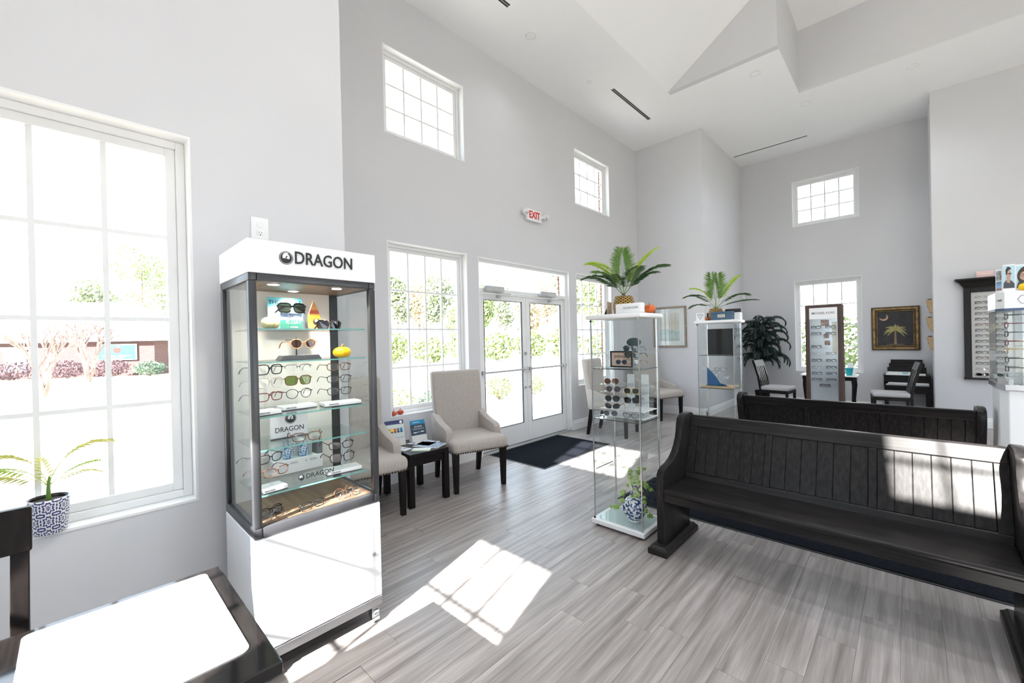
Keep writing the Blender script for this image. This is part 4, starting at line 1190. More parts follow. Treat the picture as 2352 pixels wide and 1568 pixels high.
MB().box(-.01, .01, -.01, .01, 0, .166).build('support', M['acrylic'], ct)
# sunglasses rack with white trays on the lower shelf
rr = thing('eyewear_rack', 'white sunglasses rack with five thin trays on the lower shelf', 'eyewear rack', (-1.62, 3.05, Z2))
MB().box(-.03, .03, .03, .036, 0, .345).box(.09, .15, .03, .036, 0, .345).build('uprights', M['white'], rr)
TR = [.020, .075, .135, .208, .268]
for z in TR: MB().box(-.185, .19, -.14, .10, z, z + .003).build('tray', M['acrylic'] if z > .1 else M['white'], rr)
sgl = [('brown aviator sunglasses on the top tray', -1.69, 1.157, 'aviator', 'f_gold', 'lens_brown'), ('plum round sunglasses on the second tray', -1.676, 1.097, 'round', 'f_red', 'lens_grey'), ('yellow square sunglasses with dark lenses', -1.522, 1.092, 'square', 'f_yellow', 'lens_dark'),
       ('dark grey aviator sunglasses on the third tray', -1.686, 1.022, 'aviator', 'f_grey', 'lens_dark'), ('black square sunglasses at the right of the third tray', -1.520, 1.022, 'square', 'f_black', 'lens_dark'),
       ('black cat-eye sunglasses on the fourth tray', -1.687, .963, 'cat', 'f_black', 'lens_dark'), ('thin gold eyeglasses at the right of the fourth tray', -1.565, .955, 'round', 'f_gold', 'lens'),
       ('blue-grey round sunglasses on the bottom tray', -1.704, .905, 'round', 'f_silver', 'lens_grey'), ('black rimmed clear eyeglasses on the bottom tray', -1.530, .904, 'rect', 'f_black', 'lens')]
for lb, x_, z_, sty, fm, lm in sgl:
    eyeglasses(lb, (x_, 2.90, z_), .25, sty, fm, lm, .0022 if fm not in ('f_gold', 'f_silver') else .0013, .92, G1)
# vase with ivy on the base
vase_mat = P('blue_white_porcelain', (.78, .80, .84), (.012, .035, .17), (46, 46, 46), rough=.12, lo=.47, hi=.53, detail=2, coat=.5)
VX, VY = -1.575, 3.01
vs_ = thing('vase', 'blue and white porcelain bottle vase on the base of the near glass cabinet', 'vase', (VX, VY, Z0))
MB().lathe([(.045, 0), (.048, .012), (.044, .018), (.075, .045), (.092, .085), (.094, .11), (.084, .145), (.058, .175), (.036, .190), (.030, .205), (.022, .23), (.022, .27), (.027, .288), (.030, .295), (.024, .296), (.020, .28)], 36).build('body', vase_mat, vs_, smooth='all')
MB().lathe([(.0455, 0), (.0485, .012), (.0447, .017)], 30, caps=False).lathe([(.0375, .1895), (.0315, .2055)], 30, caps=False).lathe([(.0275, .2875), (.0305, .295)], 30, caps=False).build('white_bands', M['white'], vs_, smooth='all')
iv = thing('ivy', 'trailing variegated ivy growing out of the blue and white vase', 'plant', (VX, VY, Z0 + .285))
leaf = MB()
lp = [(0, 0), (.013, -.004), (.021, .006), (.016, .014), (.018, .024), (.008, .022), (0, .036), (-.008, .022), (-.018, .024), (-.016, .014), (-.021, .006), (-.013, -.004)]
leaf.add([(x_, y_, -.004 * abs(x_) / .02) for x_, y_ in lp] + [(0, .012, .002)], [(i, (i + 1) % 12, 12) for i in range(12)])
lm_ = leaf.mesh('leaf', M['ivy'])
rn = random.Random(5)
Rr, Ll, Tw = Vector((.69, .72, 0)), Vector((-.69, -.72, 0)), Vector((.72, -.69, 0))
stems = [[(0, 0, 0), Ll * .03 + Vector((0, 0, .03)), Ll * .07 + Vector((0, 0, -.06)), Ll * .10 + Vector((0, 0, -.14)), Ll * .14 + Vector((0, 0, -.185)), Ll * .165 + Vector((-.03, .02, -.19))],
         [(0, 0, 0), Rr * .03 + Vector((0, 0, .05)), Rr * .06 + Vector((0, 0, .10)), Rr * .085 + Vector((0, 0, .11))],
         [(0, 0, 0), Rr * .04 + Tw * .02 + Vector((0, 0, .02)), Rr * .09 + Tw * .05 + Vector((0, 0, -.02)), Rr * .12 + Tw * .04 + Vector((0, 0, -.05))],
         [(0, 0, 0), Ll * .02 + Vector((0, 0, .05)), Ll * .035 + Tw * .02 + Vector((0, 0, .09))],
         [(0, 0, 0), Rr * .045 + Tw * .05 + Vector((0, 0, .01)), Rr * .06 + Tw * .09 + Vector((0, 0, -.08)), Rr * .055 + Tw * .11 + Vector((0, 0, -.16)), Rr * .07 + Tw * .11 + Vector((0, 0, -.22))],
         [(0, 0, 0), Tw * .05 + Ll * .02 + Vector((0, 0, .01)), Tw * .075 + Ll * .01 + Vector((0, 0, -.06)), Tw * .06 + Ll * .03 + Vector((0, 0, -.09))]]
for st_ in stems:
    pts = [Vector(p) for p in st_]
    MB().tube(pts, .0014, 4).build('stem', M['ivystem'], iv)
    for i in range(1, len(pts)):
        for f_ in (.45, 1.0):
            p = pts[i - 1].lerp(pts[i], f_)
            p = p + Vector((rn.uniform(-.012, .012), rn.uniform(-.012, .012), rn.uniform(-.006, .012)))
            sc = rn.uniform(.75, 1.25)
            put('leaf', lm_, iv, p, (rn.uniform(.6, 1.5), rn.uniform(-.5, .5), rn.uniform(.3, 1.3)), (sc, sc, sc))

# on and in the far cabinet
gb = thing('brand_sign', 'white easel card with a triangle mark on the far glass cabinet', 'sign', (-1.86, 5.36, ZT), .05)
MB().rbox(-.05, .05, 0, .03, 0, .10, .003).build('card', M['white'], gb, smooth=True)
def line(p, q, w):
    dx, dz = q[0] - p[0], q[1] - p[1]; l = math.hypot(dx, dz); nx, nz = -dz / l * w / 2, dx / l * w / 2
    return [(p[0] + nx, p[1] + nz), (q[0] + nx, q[1] + nz), (q[0] - nx, q[1] - nz), (p[0] - nx, p[1] - nz)]
tri = [(-.034, .078), (.034, .078), (0, .018)]
for i in range(3): MB().prism(line(tri[i], tri[(i + 1) % 3], .004), lambda p, q, k: (p, k, q), -.0006, 0).build('triangle_side', M['inkgrey'], gb)
lettering('GUESS', gb, (0, -.0006, .062), .012, M['inkgrey'])
bb = thing('storage_box', 'slate blue storage box with a label holder on the far glass cabinet', 'box', (-1.60, 5.352, ZT), 0)
MB().box(-.115, .115, -.05, .056, 0, .092).build('box', M['bluebox'], bb, bevel=.003)
MB().box(-.117, .117, -.052, .058, .070, .098).build('lid', M['bluebox'], bb, bevel=.002)
MB().box(-.040, .042, -.0545, -.052, .028, .064).build('label_holder', P('label_cream', (.60, .57, .47), None, rough=.4), bb)
lettering('MONCLER', bb, (0, -.055, .046), .014, M['inkgrey'], sx=.9)
cs = thing('glasses_case', 'black hard glasses case lying behind the blue box', 'glasses case', (-1.545, 5.60, ZT), .1)
MB().rbox(-.09, .09, -.04, .04, 0, .045, .018, 3).build('shell', M['black'], cs, smooth=True)
wb = thing('carton', 'white carton at the right of the far glass cabinet', 'box', (-1.50, 5.62, ZT), 0)
wb.location = (-1.505, 5.585, ZT)
cs.location = (-1.545, 5.585, ZT + .092)
MB().box(-.06, .045, -.06, .06, 0, .09).build('box', M['white'], wb, bevel=.002)
dk = thing('easel_card', 'black folded card beside the orange pumpkin on the far glass cabinet', 'display card', (-1.825, 5.585, ZT), .2)
MB().box(-.03, .03, 0, .02, 0, .105).build('card', M['black'], dk)
pumpkin('small orange pumpkin half hidden on the far glass cabinet', (-1.815, 5.435, ZT), .030, 'orange', 'stemdark')
bp_ = thing('glossy_board', 'glossy black panel standing on the upper shelf of the far glass cabinet', 'panel', (-1.665, 5.52, 1.2585), .05)
MB().box(-.165, .165, 0, .012, 0, .32).build('panel', M['black'], bp_, bevel=.002)
oakb = thing('wood_board', 'light wood board on the lower shelf of the far glass cabinet', 'board', (-1.68, 5.49, .8585), 0)
MB().box(-.18, .17, -.14, .13, 0, .022).build('board', M['oak'], oakb, bevel=.003)
ba = thing('acrylic_stand', 'bright blue acrylic stand with a sloping edge in the far glass cabinet', 'display stand', (-1.69, 5.44, .8815), 0)
MB().prism([(-.13, 0), (.09, 0), (.09, .012), (.02, .03), (-.02, .10), (-.13, .225)], lambda p, q, k: (p, k, q), 0, .005).build('sheet', M['cyanplastic'], ba)
MB().box(-.13, .12, -.06, 0, 0, .004).build('foot', M['cyanplastic'], ba)
for i, (x_, z_, fm) in enumerate(((-1.66, 1.085, 'f_black'), (-1.70, 1.045, 'f_grey'), (-1.62, .99, 'f_silver'))):
    eyeglasses(('black eyeglasses at the top of the blue acrylic stand', 'dark grey eyeglasses on the blue acrylic stand', 'thin silver eyeglasses low on the blue acrylic stand')[i], (x_, 5.41, z_), .2, 'rect', fm, 'lens', .0016, .95, 'eyewear in the far glass cabinet')

# ------------------------------------------------------------------ framed print on the short wall
af = thing('framed_print', 'pale landscape print in a thin bronze frame with wide white mount', 'picture', (-3.345, YA, 1.285), 0)
w, h = .64, .785; t = .035
fmm = P('bronze_frame', (.20, .155, .115), (.28, .22, .165), (20, 20, 20), rough=.4, metal=.4)
MB().box(-w / 2, w / 2, -.03, 0, 0, t).box(-w / 2, w / 2, -.03, 0, h - t, h).box(-w / 2, -w / 2 + t, -.03, 0, t, h - t).box(w / 2 - t, w / 2, -.03, 0, t, h - t).build('frame', fmm, af, bevel=.004)
MB().box(-w / 2 + t, w / 2 - t, -.012, -.008, t, h - t).build('mount', M['paper'], af)
MB().box(-w / 2 + .13, w / 2 - .13, -.014, -.012, .125, h - .12).build('print', ramp_mat('pale_landscape', [(0, (.42, .52, .46)), (.18, (.55, .62, .56)), (.30, (.40, .53, .50)), (.38, (.66, .63, .56)), (.65, (.62, .56, .46)), (1, (.70, .68, .62))], noise=.35, nscale=4), af)
MB().box(-w / 2 + t, w / 2 - t, -.020, -.018, t, h - t).build('glazing', M['glass'], af)

# ------------------------------------------------------------------ brown eyewear tower
TX, TY = -.885, 7.5
tw = thing('eyewear_tower', 'tall brown framed MICHAEL KORS eyewear tower before the back window', 'eyewear tower', (TX, TY, 0))
hw, D = .215, .26; Ht = 1.905
MB().box(-hw, -hw + .05, 0, D, 0, Ht).box(hw - .05, hw, 0, D, 0, Ht).box(-hw + .05, hw - .05, 0, D, Ht - .04, Ht).box(-hw + .05, hw - .05, 0, D, 0, .10).build('frame', M['towerwood'], tw, bevel=.003)
MB().box(-hw + .05, hw - .05, .03, .05, .10, 1.70).build('back_panel', P('silver_mirror_panel', (.50, .54, .58), (.56, .60, .63), (2, 2, 2), rough=.18, metal=.55), tw)
MB().box(-hw + .05, hw - .05, .004, .03, 1.70, Ht - .04).build('header', M['white'], tw)
lettering('MICHAEL KORS', tw, (0, .0035, 1.785), .045, M['inkgrey'], sx=.86, bold=.0006)
pic = P('fashion_photo', (.10, .06, .05), (.42, .32, .27), (18, 18, 18), rough=.4)
for (xa, xb, za, zb) in ((-.03, .065, 1.60, 1.685), (.0, .06, 1.42, 1.485), (.012, .075, 1.32, 1.385)):
    MB().box(xa, xb, .027, .0295, za, zb).build('photo', pic, tw)
MB().box(.10, .155, .027, .0295, 1.20, 1.66).build('photo_strip', P('pale_photo', (.55, .56, .45), (.62, .62, .55), (6, 6, 6), rough=.4), tw)
tl = [1.585, 1.49, 1.30, 1.20, 1.10, 1.00, .91, .82]
ordn = ['top', 'second', 'third', 'fourth', 'fifth', 'sixth', 'seventh', 'eighth']
for i, z in enumerate(tl):
    MB().box(-hw + .05, hw - .05, -.002, .03, z - .03, z - .027).build('ledge', M['acrylic'], tw)
    for sd, cn in ((-1, 'left'), (1, 'right')):
        if (i, sd) in ((2, 1),): continue
        eyeglasses('%s eyeglasses in the %s row of the brown tower, %s column' % ('black' if (i + sd) % 3 else 'dark', ordn[i], cn), (TX + sd * .085, TY - .012, z), 0, 'rect' if i % 2 else 'cat', 'f_black' if i not in (3, 5) or sd > 0 else 'f_silver', 'lens', .0022 if i not in (3,) else .0013, .92, 'eyewear on the brown tower', folded=True)
eyeglasses('thick black eyeglasses alone in the lowest row of the brown tower', (TX + .01, TY - .012, .735), 0, 'rect', 'f_black', 'lens', .0028, .98, 'eyewear on the brown tower', folded=True)

# ------------------------------------------------------------------ slat-back chairs
def slat_chair(label, loc, rotz):
    o = thing('slat_back_chair', label, 'chair', loc, rotz, 'dark slat-back chairs')
    # local front -y; seat .46 wide
    def mk(key, fn): return shared(('slat', key), fn)
    def seat():
        return MB().rbox(-.225, .225, -.24, .215, .455, .525, .028, 3, lambda v: (v[0], v[1], v[2] + (.012 * (1 - (v[0] / .24) ** 2) if v[2] > .49 else 0))).mesh('seat', M['seatgrey'], smooth='all')
    put('seat', mk('seat', seat), o)
    put('seat_frame', mk('sf', lambda: MB().box(-.225, .225, -.235, .225, .405, .458).mesh('seat_frame', M['espresso'], bevel=.003)), o)
    for sx in (-1, 1):
        put('front_leg', mk('fl', lambda: MB().hexa([(-.015, -.23, 0), (.015, -.23, 0), (.015, -.20, 0), (-.015, -.20, 0), (-.02, -.235, .41), (.02, -.235, .41), (.02, -.195, .41), (-.02, -.195, .41)]).mesh('front_leg', M['espresso'])), o, (sx * .2, 0, 0))
        def bp():
            pts = [(0, .27, 0), (0, .225, .22), (0, .215, .46), (0, .25, .70), (0, .335, 1.0)]
            m = MB(); w, d = .019, .019
            vs = []
            for p in pts: vs += [(-w, p[1] - d, p[2]), (w, p[1] - d, p[2]), (w, p[1] + d, p[2]), (-w, p[1] + d, p[2])]
            fs = [(3, 2, 1, 0), (16, 17, 18, 19)]
            for k in range(4):
                for i in range(4): fs.append((k * 4 + i, k * 4 + (i + 1) % 4, k * 4 + 4 + (i + 1) % 4, k * 4 + 4 + i))
            return m.add(vs, fs).mesh('back_post', M['espresso'], bevel=.002)
        put('back_post', mk('bp', bp), o, (sx * .20, 0, 0))
    put('top_rail', mk('tr', lambda: MB().hexa([(-.225, .275, .885), (.225, .275, .885), (.225, .305, .885), (-.225, .305, .885), (-.225, .318, 1.01), (.225, .318, 1.01), (.225, .348, 1.01), (-.225, .348, 1.01)]).mesh('top_rail', M['espresso'], bevel=.004)), o)
    put('lower_rail', mk('lr', lambda: MB().hexa([(-.19, .20, .53), (.19, .20, .53), (.19, .222, .53), (-.19, .222, .53), (-.19, .21, .58), (.19, .21, .58), (.19, .232, .58), (-.19, .232, .58)]).mesh('lower_rail', M['espresso'])), o)
    sl = mk('slat', lambda: MB().hexa([(-.022, .21, .57), (.022, .21, .57), (.022, .222, .57), (-.022, .222, .57), (-.022, .290, .90), (.022, .290, .90), (.022, .302, .90), (-.022, .302, .90)]).mesh('slat', M['espresso']))
    for i in range(4): put('slat', sl, o, (-.12 + i * .08, 0, 0))
    put('stretcher', mk('st', lambda: MB().box(-.19, .19, -.01, .01, .17, .20).mesh('stretcher', M['espresso'])), o)
    return o
slat_chair('dark slat-back chair with grey seat before the dark plant', (-1.775, 9.05, 0), facing(1, -.12))
slat_chair('dark slat-back chair with beige seat beside the literature desk', (-.205, 9.05, 0), facing(-1, -.12))
slat_chair('dark slat-back chair between the window and the black desk, at the left edge', (-1.69, -.326, 0), facing(1, 0))

# ------------------------------------------------------------------ console table, bucket, literature desk
co = thing('console_table', 'white topped console table with curved dark legs below the back window', 'table', (-1.07, 9.78, 0))
MB().box(-.43, .42, -.20, .22, .69, .715).build('table_top', M['white'], co, bevel=.004)
MB().box(-.40, .39, -.17, .19, .62, .69).build('apron', M['espresso'], co)
for sx in (-.36, .35):
    for sy in (-.15, .17):
        s_ = 1 if sx > 0 else -1
        MB().tube([(sx, sy, .69), (sx + s_ * .012, sy, .52), (sx - s_ * .004, sy, .25), (sx + s_ * .012, sy, .0)], [.03, .028, .019, .024], 8).build('leg', M['espresso'], co, smooth=True)
tlb = thing('bucket', 'teal plastic bucket on the console table', 'bucket', (-.775, 9.70, .716))
MB().lathe([(.040, 0), (.058, .125), (.062, .13), (.055, .13), (.038, .006)], 24).build('body', M['teal'], tlb, smooth=True)
MB().lathe([(.0585, .118), (.064, .119), (.064, .132), (.0585, .133)], 24, caps=False).build('rim', M['teal'], tlb, smooth=True)
cpad = thing('price_card', 'pale card leaning behind the teal bucket', 'display card', (-.755, 9.86, .716), .2)
MB().prism([(-.06, 0), (.075, 0), (.02, .22), (-.06, .22)], lambda p, q, k: (p, k, q), 0, .006).build('card', M['paper'], cpad)
bkp = thing('booklet', 'open booklet at the right end of the console table', 'booklet', (-.70, 9.70, .716), .4)
MB().box(-.05, .05, -.09, .09, 0, .004).build('pages', M['paper'], bkp)
de = thing('literature_desk', 'black stepped literature desk in the back corner', 'desk', (-.02, 10.24, 0))
MB().box(-.30, .30, -.20, .27, .50, .535).build('desk_top', M['blackwood'], de, bevel=.003)
MB().box(-.26, .26, -.16, .26, .40, .50).build('drawer_box', M['blackwood'], de)
for sx in (-1, 1): MB().box(sx * .27 - .025, sx * .27 + .025, -.17, .25, 0, .50).build('side', M['blackwood'], de)
MB().box(-.30, .30, -.17, -.14, .60, .70).build('front_board', M['blackwood'], de, bevel=.002)
MB().box(-.31, .31, -.18, .27, .70, .715).build('upper_shelf', M['blackwood'], de, bevel=.002)
for sx in (-1, 1): MB().box(sx * .29 - .012, sx * .29 + .012, -.14, .27, .535, .70).build('upper_side', M['blackwood'], de)
for i in range(3):
    MB().box(-.255 + i * .022, .255 - i * .022, .03 + i * .075, .10 + i * .075, .715, .845 + i * .065).build('step', M['blackwood'], de, bevel=.003)
for i, (xa, xb, z, cl) in enumerate(((-.27, .06, .716, 'paper'), (-.25, .05, .742, 'paper'), (.12, .24, .716, 'paper'), (-.27, .05, .536, 'paper'), (-.24, .05, .562, 'paper'), (.10, .28, .536, 'paper'), (.11, .28, .562, 'paper'))):
    nm = ['wide white paper stack on the upper desk shelf', 'white paper stack with teal print on the upper desk shelf', 'small paper stack behind the chair on the upper desk shelf', 'cream paper stack low on the desk top', 'second cream paper stack on the desk top', 'lower paper stack at the right of the desk top', 'upper paper stack at the right of the desk top'][i]
    o = thing('paper_stack', nm, 'papers', (-.02 + (xa + xb) / 2, 10.24, z), 0, 'papers on the literature desk')
    w_ = (xb - xa) / 2
    MB().box(-w_, w_, -.17 + .02 * (i % 2), .0, 0, .025).build('sheets', M['paper'], o)
    if i == 1: MB().box(.05, .12, -.1510, -.150, .004, .022).build('teal_print', M['teal'], o)

# ------------------------------------------------------------------ palmetto painting
gold = P('gilt_frame', (.16, .095, .03), (.36, .24, .10), (14, 14, 14), rough=.4, metal=.4)
gold2 = P('dark_gilt', (.055, .03, .012), (.11, .065, .025), (18, 18, 18), rough=.45, metal=.3)
pa = thing('painting', 'palm tree and crescent moon painting in a wide gilt frame', 'painting', (-.163, YB - .003, 1.145), 0)
w, h = .665, .808
def frame_ring(o, a, b, y0, y1, mt, nm):
    m = MB()
    m.box(-w / 2 + a, w / 2 - a, y0, y1, a, b).box(-w / 2 + a, w / 2 - a, y0, y1, h - b, h - a).box(-w / 2 + a, -w / 2 + b, y0, y1, b, h - b).box(w / 2 - b, w / 2 - a, y0, y1, b, h - b)
    m.build(nm, mt, o, bevel=.004)
frame_ring(pa, 0, .022, -.03, 0, gold2, 'outer_moulding'); frame_ring(pa, .022, .055, -.045, 0, gold, 'main_moulding'); frame_ring(pa, .055, .075, -.035, 0, gold2, 'inner_groove'); frame_ring(pa, .075, .088, -.028, 0, gold, 'inner_moulding')
MB().box(-w / 2 + .088, w / 2 - .088, -.012, 0, .088, h - .088).build('canvas', P('dark_canvas', (.018, .016, .018), (.035, .031, .034), (7, 7, 7), rough=.6), pa)
pg = P('painted_gold_leaf', (.42, .36, .15), (.30, .28, .10), (40, 40, 40), rough=.6)
pt = P('painted_trunk', (.30, .20, .11), (.22, .14, .07), (40, 40, 60), rough=.6)
MB().prism([(-.016, .11), (.020, .11), (.014, .36), (-.010, .36)], lambda p, q, k: (p, k, q), -.016, -.012).build('painted_trunk', pt, pa)
MB().box(-.115, .12, -.015, -.012, .103, .114).build('painted_ground', pt, pa)
for i in range(15):
    a = math.radians(-35 + i * 250 / 14)
    m = MB(); c0 = Vector((.002, .37)); prev = None; L_ = .14 + .02 * math.sin(i * 2.1)
    pts = []
    for k in range(6):
        t_ = k / 5
        pts.append(c0 + Vector((math.cos(a) * L_ * t_ * 1.1, math.sin(a) * L_ * t_ * .95 + .06 * t_ - .10 * t_ * t_)))
    up_, dn_ = [], []
    for k in range(6):
        d = (pts[min(k + 1, 5)] - pts[max(k - 1, 0)]).normalized(); nrm = Vector((-d.y, d.x)); wd = .011 * math.sin(PI * min(.98, (k + .6) / 6.2))
        up_.append(tuple(pts[k] + nrm * wd)); dn_.append(tuple(pts[k] - nrm * wd))
    m.prism(up_ + dn_[::-1], lambda p, q, k: (p, k, q), -.017 - .0003 * i, -.0145).build('painted_frond', pg, pa)
cres = [(math.cos(math.radians(t_)) * .062, math.sin(math.radians(t_)) * .062) for t_ in range(-160, 61, 10)]
inn = [(math.cos(math.radians(t_)) * .052 - .012, math.sin(math.radians(t_)) * .052 + .020) for t_ in range(50, -151, -10)]
MB().prism([(p - .155, q + .615) for p, q in cres + inn], lambda p, q, k: (p, k, q), -.016, -.012).build('painted_crescent', P('painted_moon', (.62, .40, .27), (.5, .3, .2), (30, 30, 30), rough=.6), pa)

# wooden wall pockets on the niche wall
for i, (z, y_) in enumerate(((1.79, 10.30), (1.49, 10.15), (1.17, 10.05))):
    o = thing('wall_pocket', 'light wood wall pocket at the niche edge, %s of three' % ('top', 'middle', 'lowest')[i], 'wall pocket', (XR, 9.95, z), -HP, 'wooden wall pockets')
    MB().hexa([(-.12, -.03, 0), (.12, -.03, 0), (.12, 0, 0), (-.12, 0, 0), (-.12, -.075, .22), (.12, -.075, .22), (.12, 0, .22), (-.12, 0, .22)]).build('pocket', M['oak'], o, bevel=.002)
    MB().box(-.10, .10, -.055, -.01, .10, .235).build('leaflets', M['ink'], o)

# ------------------------------------------------------------------ black wall frame of eyeglasses
wf = thing('eyewear_wall_frame', 'black crowned wall frame holding columns of eyeglasses', 'wall display', (.985, YR, .735))
MB().box(-.35, .35, -.03, 0, 0, 1.40).build('backboard', M['black'], wf)
MB().box(-.35, -.275, -.075, -.03, .03, 1.40).box(.275, .35, -.075, -.03, .03, 1.40).box(-.275, .275, -.075, -.03, 1.325, 1.40).build('frame', M['blackwoodz'], wf, bevel=.003)
MB().box(-.36, .36, -.09, 0, 0, .03).build('ledge', M['blackwood'], wf, bevel=.004)
cp = [(0, 0), (.075, 0), (.08, .02), (.10, .04), (.13, .07), (.17, .105), (.18, .125), (0, .125)]
MB().hexa([(-.35, -.075, 1.40), (.35, -.075, 1.40), (.35, 0, 1.40), (-.35, 0, 1.40), (-.36, -.085, 1.42), (.36, -.085, 1.42), (.36, 0, 1.42), (-.36, 0, 1.42)]).hexa([(-.36, -.085, 1.42), (.36, -.085, 1.42), (.36, 0, 1.42), (-.36, 0, 1.42), (-.40, -.12, 1.48), (.40, -.12, 1.48), (.40, 0, 1.48), (-.40, 0, 1.48)]).hexa([(-.40, -.12, 1.48), (.40, -.12, 1.48), (.40, 0, 1.48), (-.40, 0, 1.48), (-.44, -.17, 1.515), (.44, -.17, 1.515), (.44, 0, 1.515), (-.44, 0, 1.515)]).box(-.445, .445, -.175, 0, 1.515, 1.535).build('crown', M['blackwood'], wf)
MB().box(-.275, .275, -.036, -.030, .03, 1.325).build('panel', P('pearl_panel', (.66, .64, .62), None, (3, 3, 3), rough=.5), wf)
onames = ['topmost', 'second', 'third', 'fourth', 'fifth', 'sixth', 'seventh', 'eighth', 'ninth', 'tenth', 'eleventh', 'twelfth', 'thirteenth', 'fourteenth', 'lowest']
for i in range(15):
    z = 1.985 - i * .0835
    fm = ['f_clear', 'f_black', 'f_grey', 'f_grey', 'f_black', 'f_tort', 'f_black', 'f_grey', 'f_black', 'f_black', 'f_black', 'f_tort', 'f_black', 'f_clear', 'f_black'][i]
    for cn, cx in (('left', .815), ('right', 1.02)):
        eyeglasses('%s pair in the %s column of the black wall frame' % (onames[i], cn), (cx, YR - .075, z), 0, 'cat', fm, 'lens' if i < 14 else 'lens_dark', .0022, 1.02, 'eyewear in the black wall frame', folded=True, name='sunglasses' if i == 14 else 'eyeglasses', cat='eyewear')
pk = thing('pink_card', 'pale pink card standing on the crown of the black wall frame', 'card', (.855, YR - .10, 2.271), 0)
MB().rbox(-.09, .085, 0, .012, 0, .095, .005).build('card', M['pink'], pk, smooth=True)
MB().box(-.05, .05, -.0006, 0, .05, .056).build('print_line', M['whiteink'], pk)

# ------------------------------------------------------------------ eight-sided counter display at the right edge
OX, OY = .75, 4.80
oc = thing('eyewear_display', 'white eight-sided eyewear display on a pedestal at the right edge', 'eyewear display', (OX, OY, 0))
def octo(a, c_): return [(-a + c_, -a), (a - c_, -a), (a, -a + .09), (a, a - .09), (a - c_, a), (-a + c_, a), (-a, a - .09), (-a, -a + .09)]
A_ = .285
def octp(m, a, z0, z1, c_=.033): return m.prism(octo(a, c_), lambda p, q, k: (p, q, k), z0, z1)
octp(MB(), A_ - .015, 0, 1.065).build('pedestal', M['white'], oc, bevel=.004)
octp(MB(), A_ + .003, 1.065, 1.105).build('steel_band', M['chrome'], oc, bevel=.002)
octp(MB(), A_, 1.64, 1.76).build('header', M['white'], oc, bevel=.002)
octp(MB(), A_ + .002, 1.625, 1.64).build('blue_band', P('navy_band', (.04, .08, .17), None, rough=.2), oc)
octp(MB(), A_ - .09, 1.105, 1.625).build('core', M['white'], oc)
po = octo(A_ - .004, .033)
for i in range(8):
    p, q = po[i], po[(i + 1) % 8]
    MB().add([(p[0], p[1], 1.105), (q[0], q[1], 1.105), (q[0], q[1], 1.625), (p[0], p[1], 1.625)], [(0, 1, 2, 3)]).build('glass_panel', M['cglass'], oc)
hx = [(math.cos(i * PI / 3) * .032, math.sin(i * PI / 3) * .032) for i in range(6)]
for i in range(6): MB().prism(line(hx[i], hx[(i + 1) % 6], .003), lambda p, q, k: (p - .160, k, q + 1.70), -A_ - .0008, -A_).build('hexagon_side', M['inkgrey'], oc)
an8 = math.atan2(-.09, -.033)
lettering('OAKS', oc, (-A_ + .0165 - .001, -A_ + .045 - .001, 1.70), .020, M['inkgrey'], rot=(PI / 2, 0, -math.atan2(.09, .033)))
for i, (z, fm) in enumerate(((1.585, 'f_black'), (1.525, 'f_red'), (1.463, 'f_grey'), (1.40, 'f_red'), (1.345, 'f_gold'), (1.28, 'f_black'), (1.215, 'f_black'), (1.155, 'f_silver'))):
    eyeglasses('%s pair seen side-on in the eight-sided display' % ('topmost', 'second', 'third', 'fourth', 'fifth', 'sixth', 'seventh', 'lowest')[i], (OX - .245, OY - A_ + .055, z), -HP, 'rect', fm, 'lens', .0026, .95, 'eyewear in the eight-sided display', name='eyeglasses', cat='eyewear')
def portrait(label, loc, rotz, w, h, style):
    o = thing('portrait_card', label, 'display card', loc, rotz)
    MB().box(-w / 2, w / 2, 0, .004, 0, h).build('card', M['paper'], o)
    if style == 'small':
        MB().box(-w * .38, w * .38, -.001, 0, h * .50, h * .92).build('grey_photo', P('grey_photo', (.05, .05, .055), (.45, .45, .46), (40, 40, 40), rough=.4), o)
        MB().box(-w * .38, w * .38, -.001, 0, h * .08, h * .46).build('blue_photo', ramp_mat('blue_sky_photo', [(0, (.20, .10, .06)), (.2, (.30, .22, .20)), (.3, (.30, .48, .66)), (1, (.06, .20, .42))]), o)
        return o
    MB().box(-w * .46, w * .46, -.001, 0, h * .12, h * .95).build('backdrop', M['skyprint'], o)
    def blob(nm, pts, mt, y): MB().prism([(p * w, q * h) for p, q in pts], lambda p, q, k: (p, k, q), y - .0005, y).build(nm, M[mt], o)
    el = lambda cx_, cz, rx, rz, n=20: [(cx_ + rx * math.cos(2 * PI * i / n), cz + rz * math.sin(2 * PI * i / n)) for i in range(n)]
    if style == 'man':
        blob('printed_shirt', [(-.46, .12), (.42, .12), (.42, .28), (.18, .40), (-.18, .44), (-.42, .32)], 'shirt', -.001)
        blob('printed_neck', [(-.18, .34), (.06, .30), (.12, .50), (-.20, .56)], 'skin', -.0015)
        blob('printed_face', el(-.01, .64, .17, .15), 'skin', -.002)
        blob('printed_hair', [(-.24, .62), (-.26, .80), (-.10, .92), (.14, .88), (.16, .80), (.02, .80), (-.10, .74), (-.14, .62)], 'hair', -.0025)
        blob('printed_glasses', [(-.10, .665), (.20, .68), (.20, .655), (.05, .625), (-.02, .65), (-.10, .65)], 'ink', -.003)
    else:
        blob('printed_hair', el(0, .56, .44, .38), 'hair', -.001)
        blob('printed_coat', [(-.46, .12), (.46, .12), (.40, .34), (-.40, .34)], 'shirt', -.0012)
        blob('printed_face', el(-.12, .56, .22, .17), 'skin', -.002)
        for cx_ in (-.24, .02): blob('printed_glasses', el(cx_, .60, .10, .05), 'ink', -.003); blob('printed_lens', el(cx_, .60, .075, .034), 'skin', -.0036)
    return o
HZ = 1.7605
portrait('narrow card with a grey and a blue photo on the eight-sided display', (.481, OY - .225, HZ), -1.0, .050, .165, 'small')
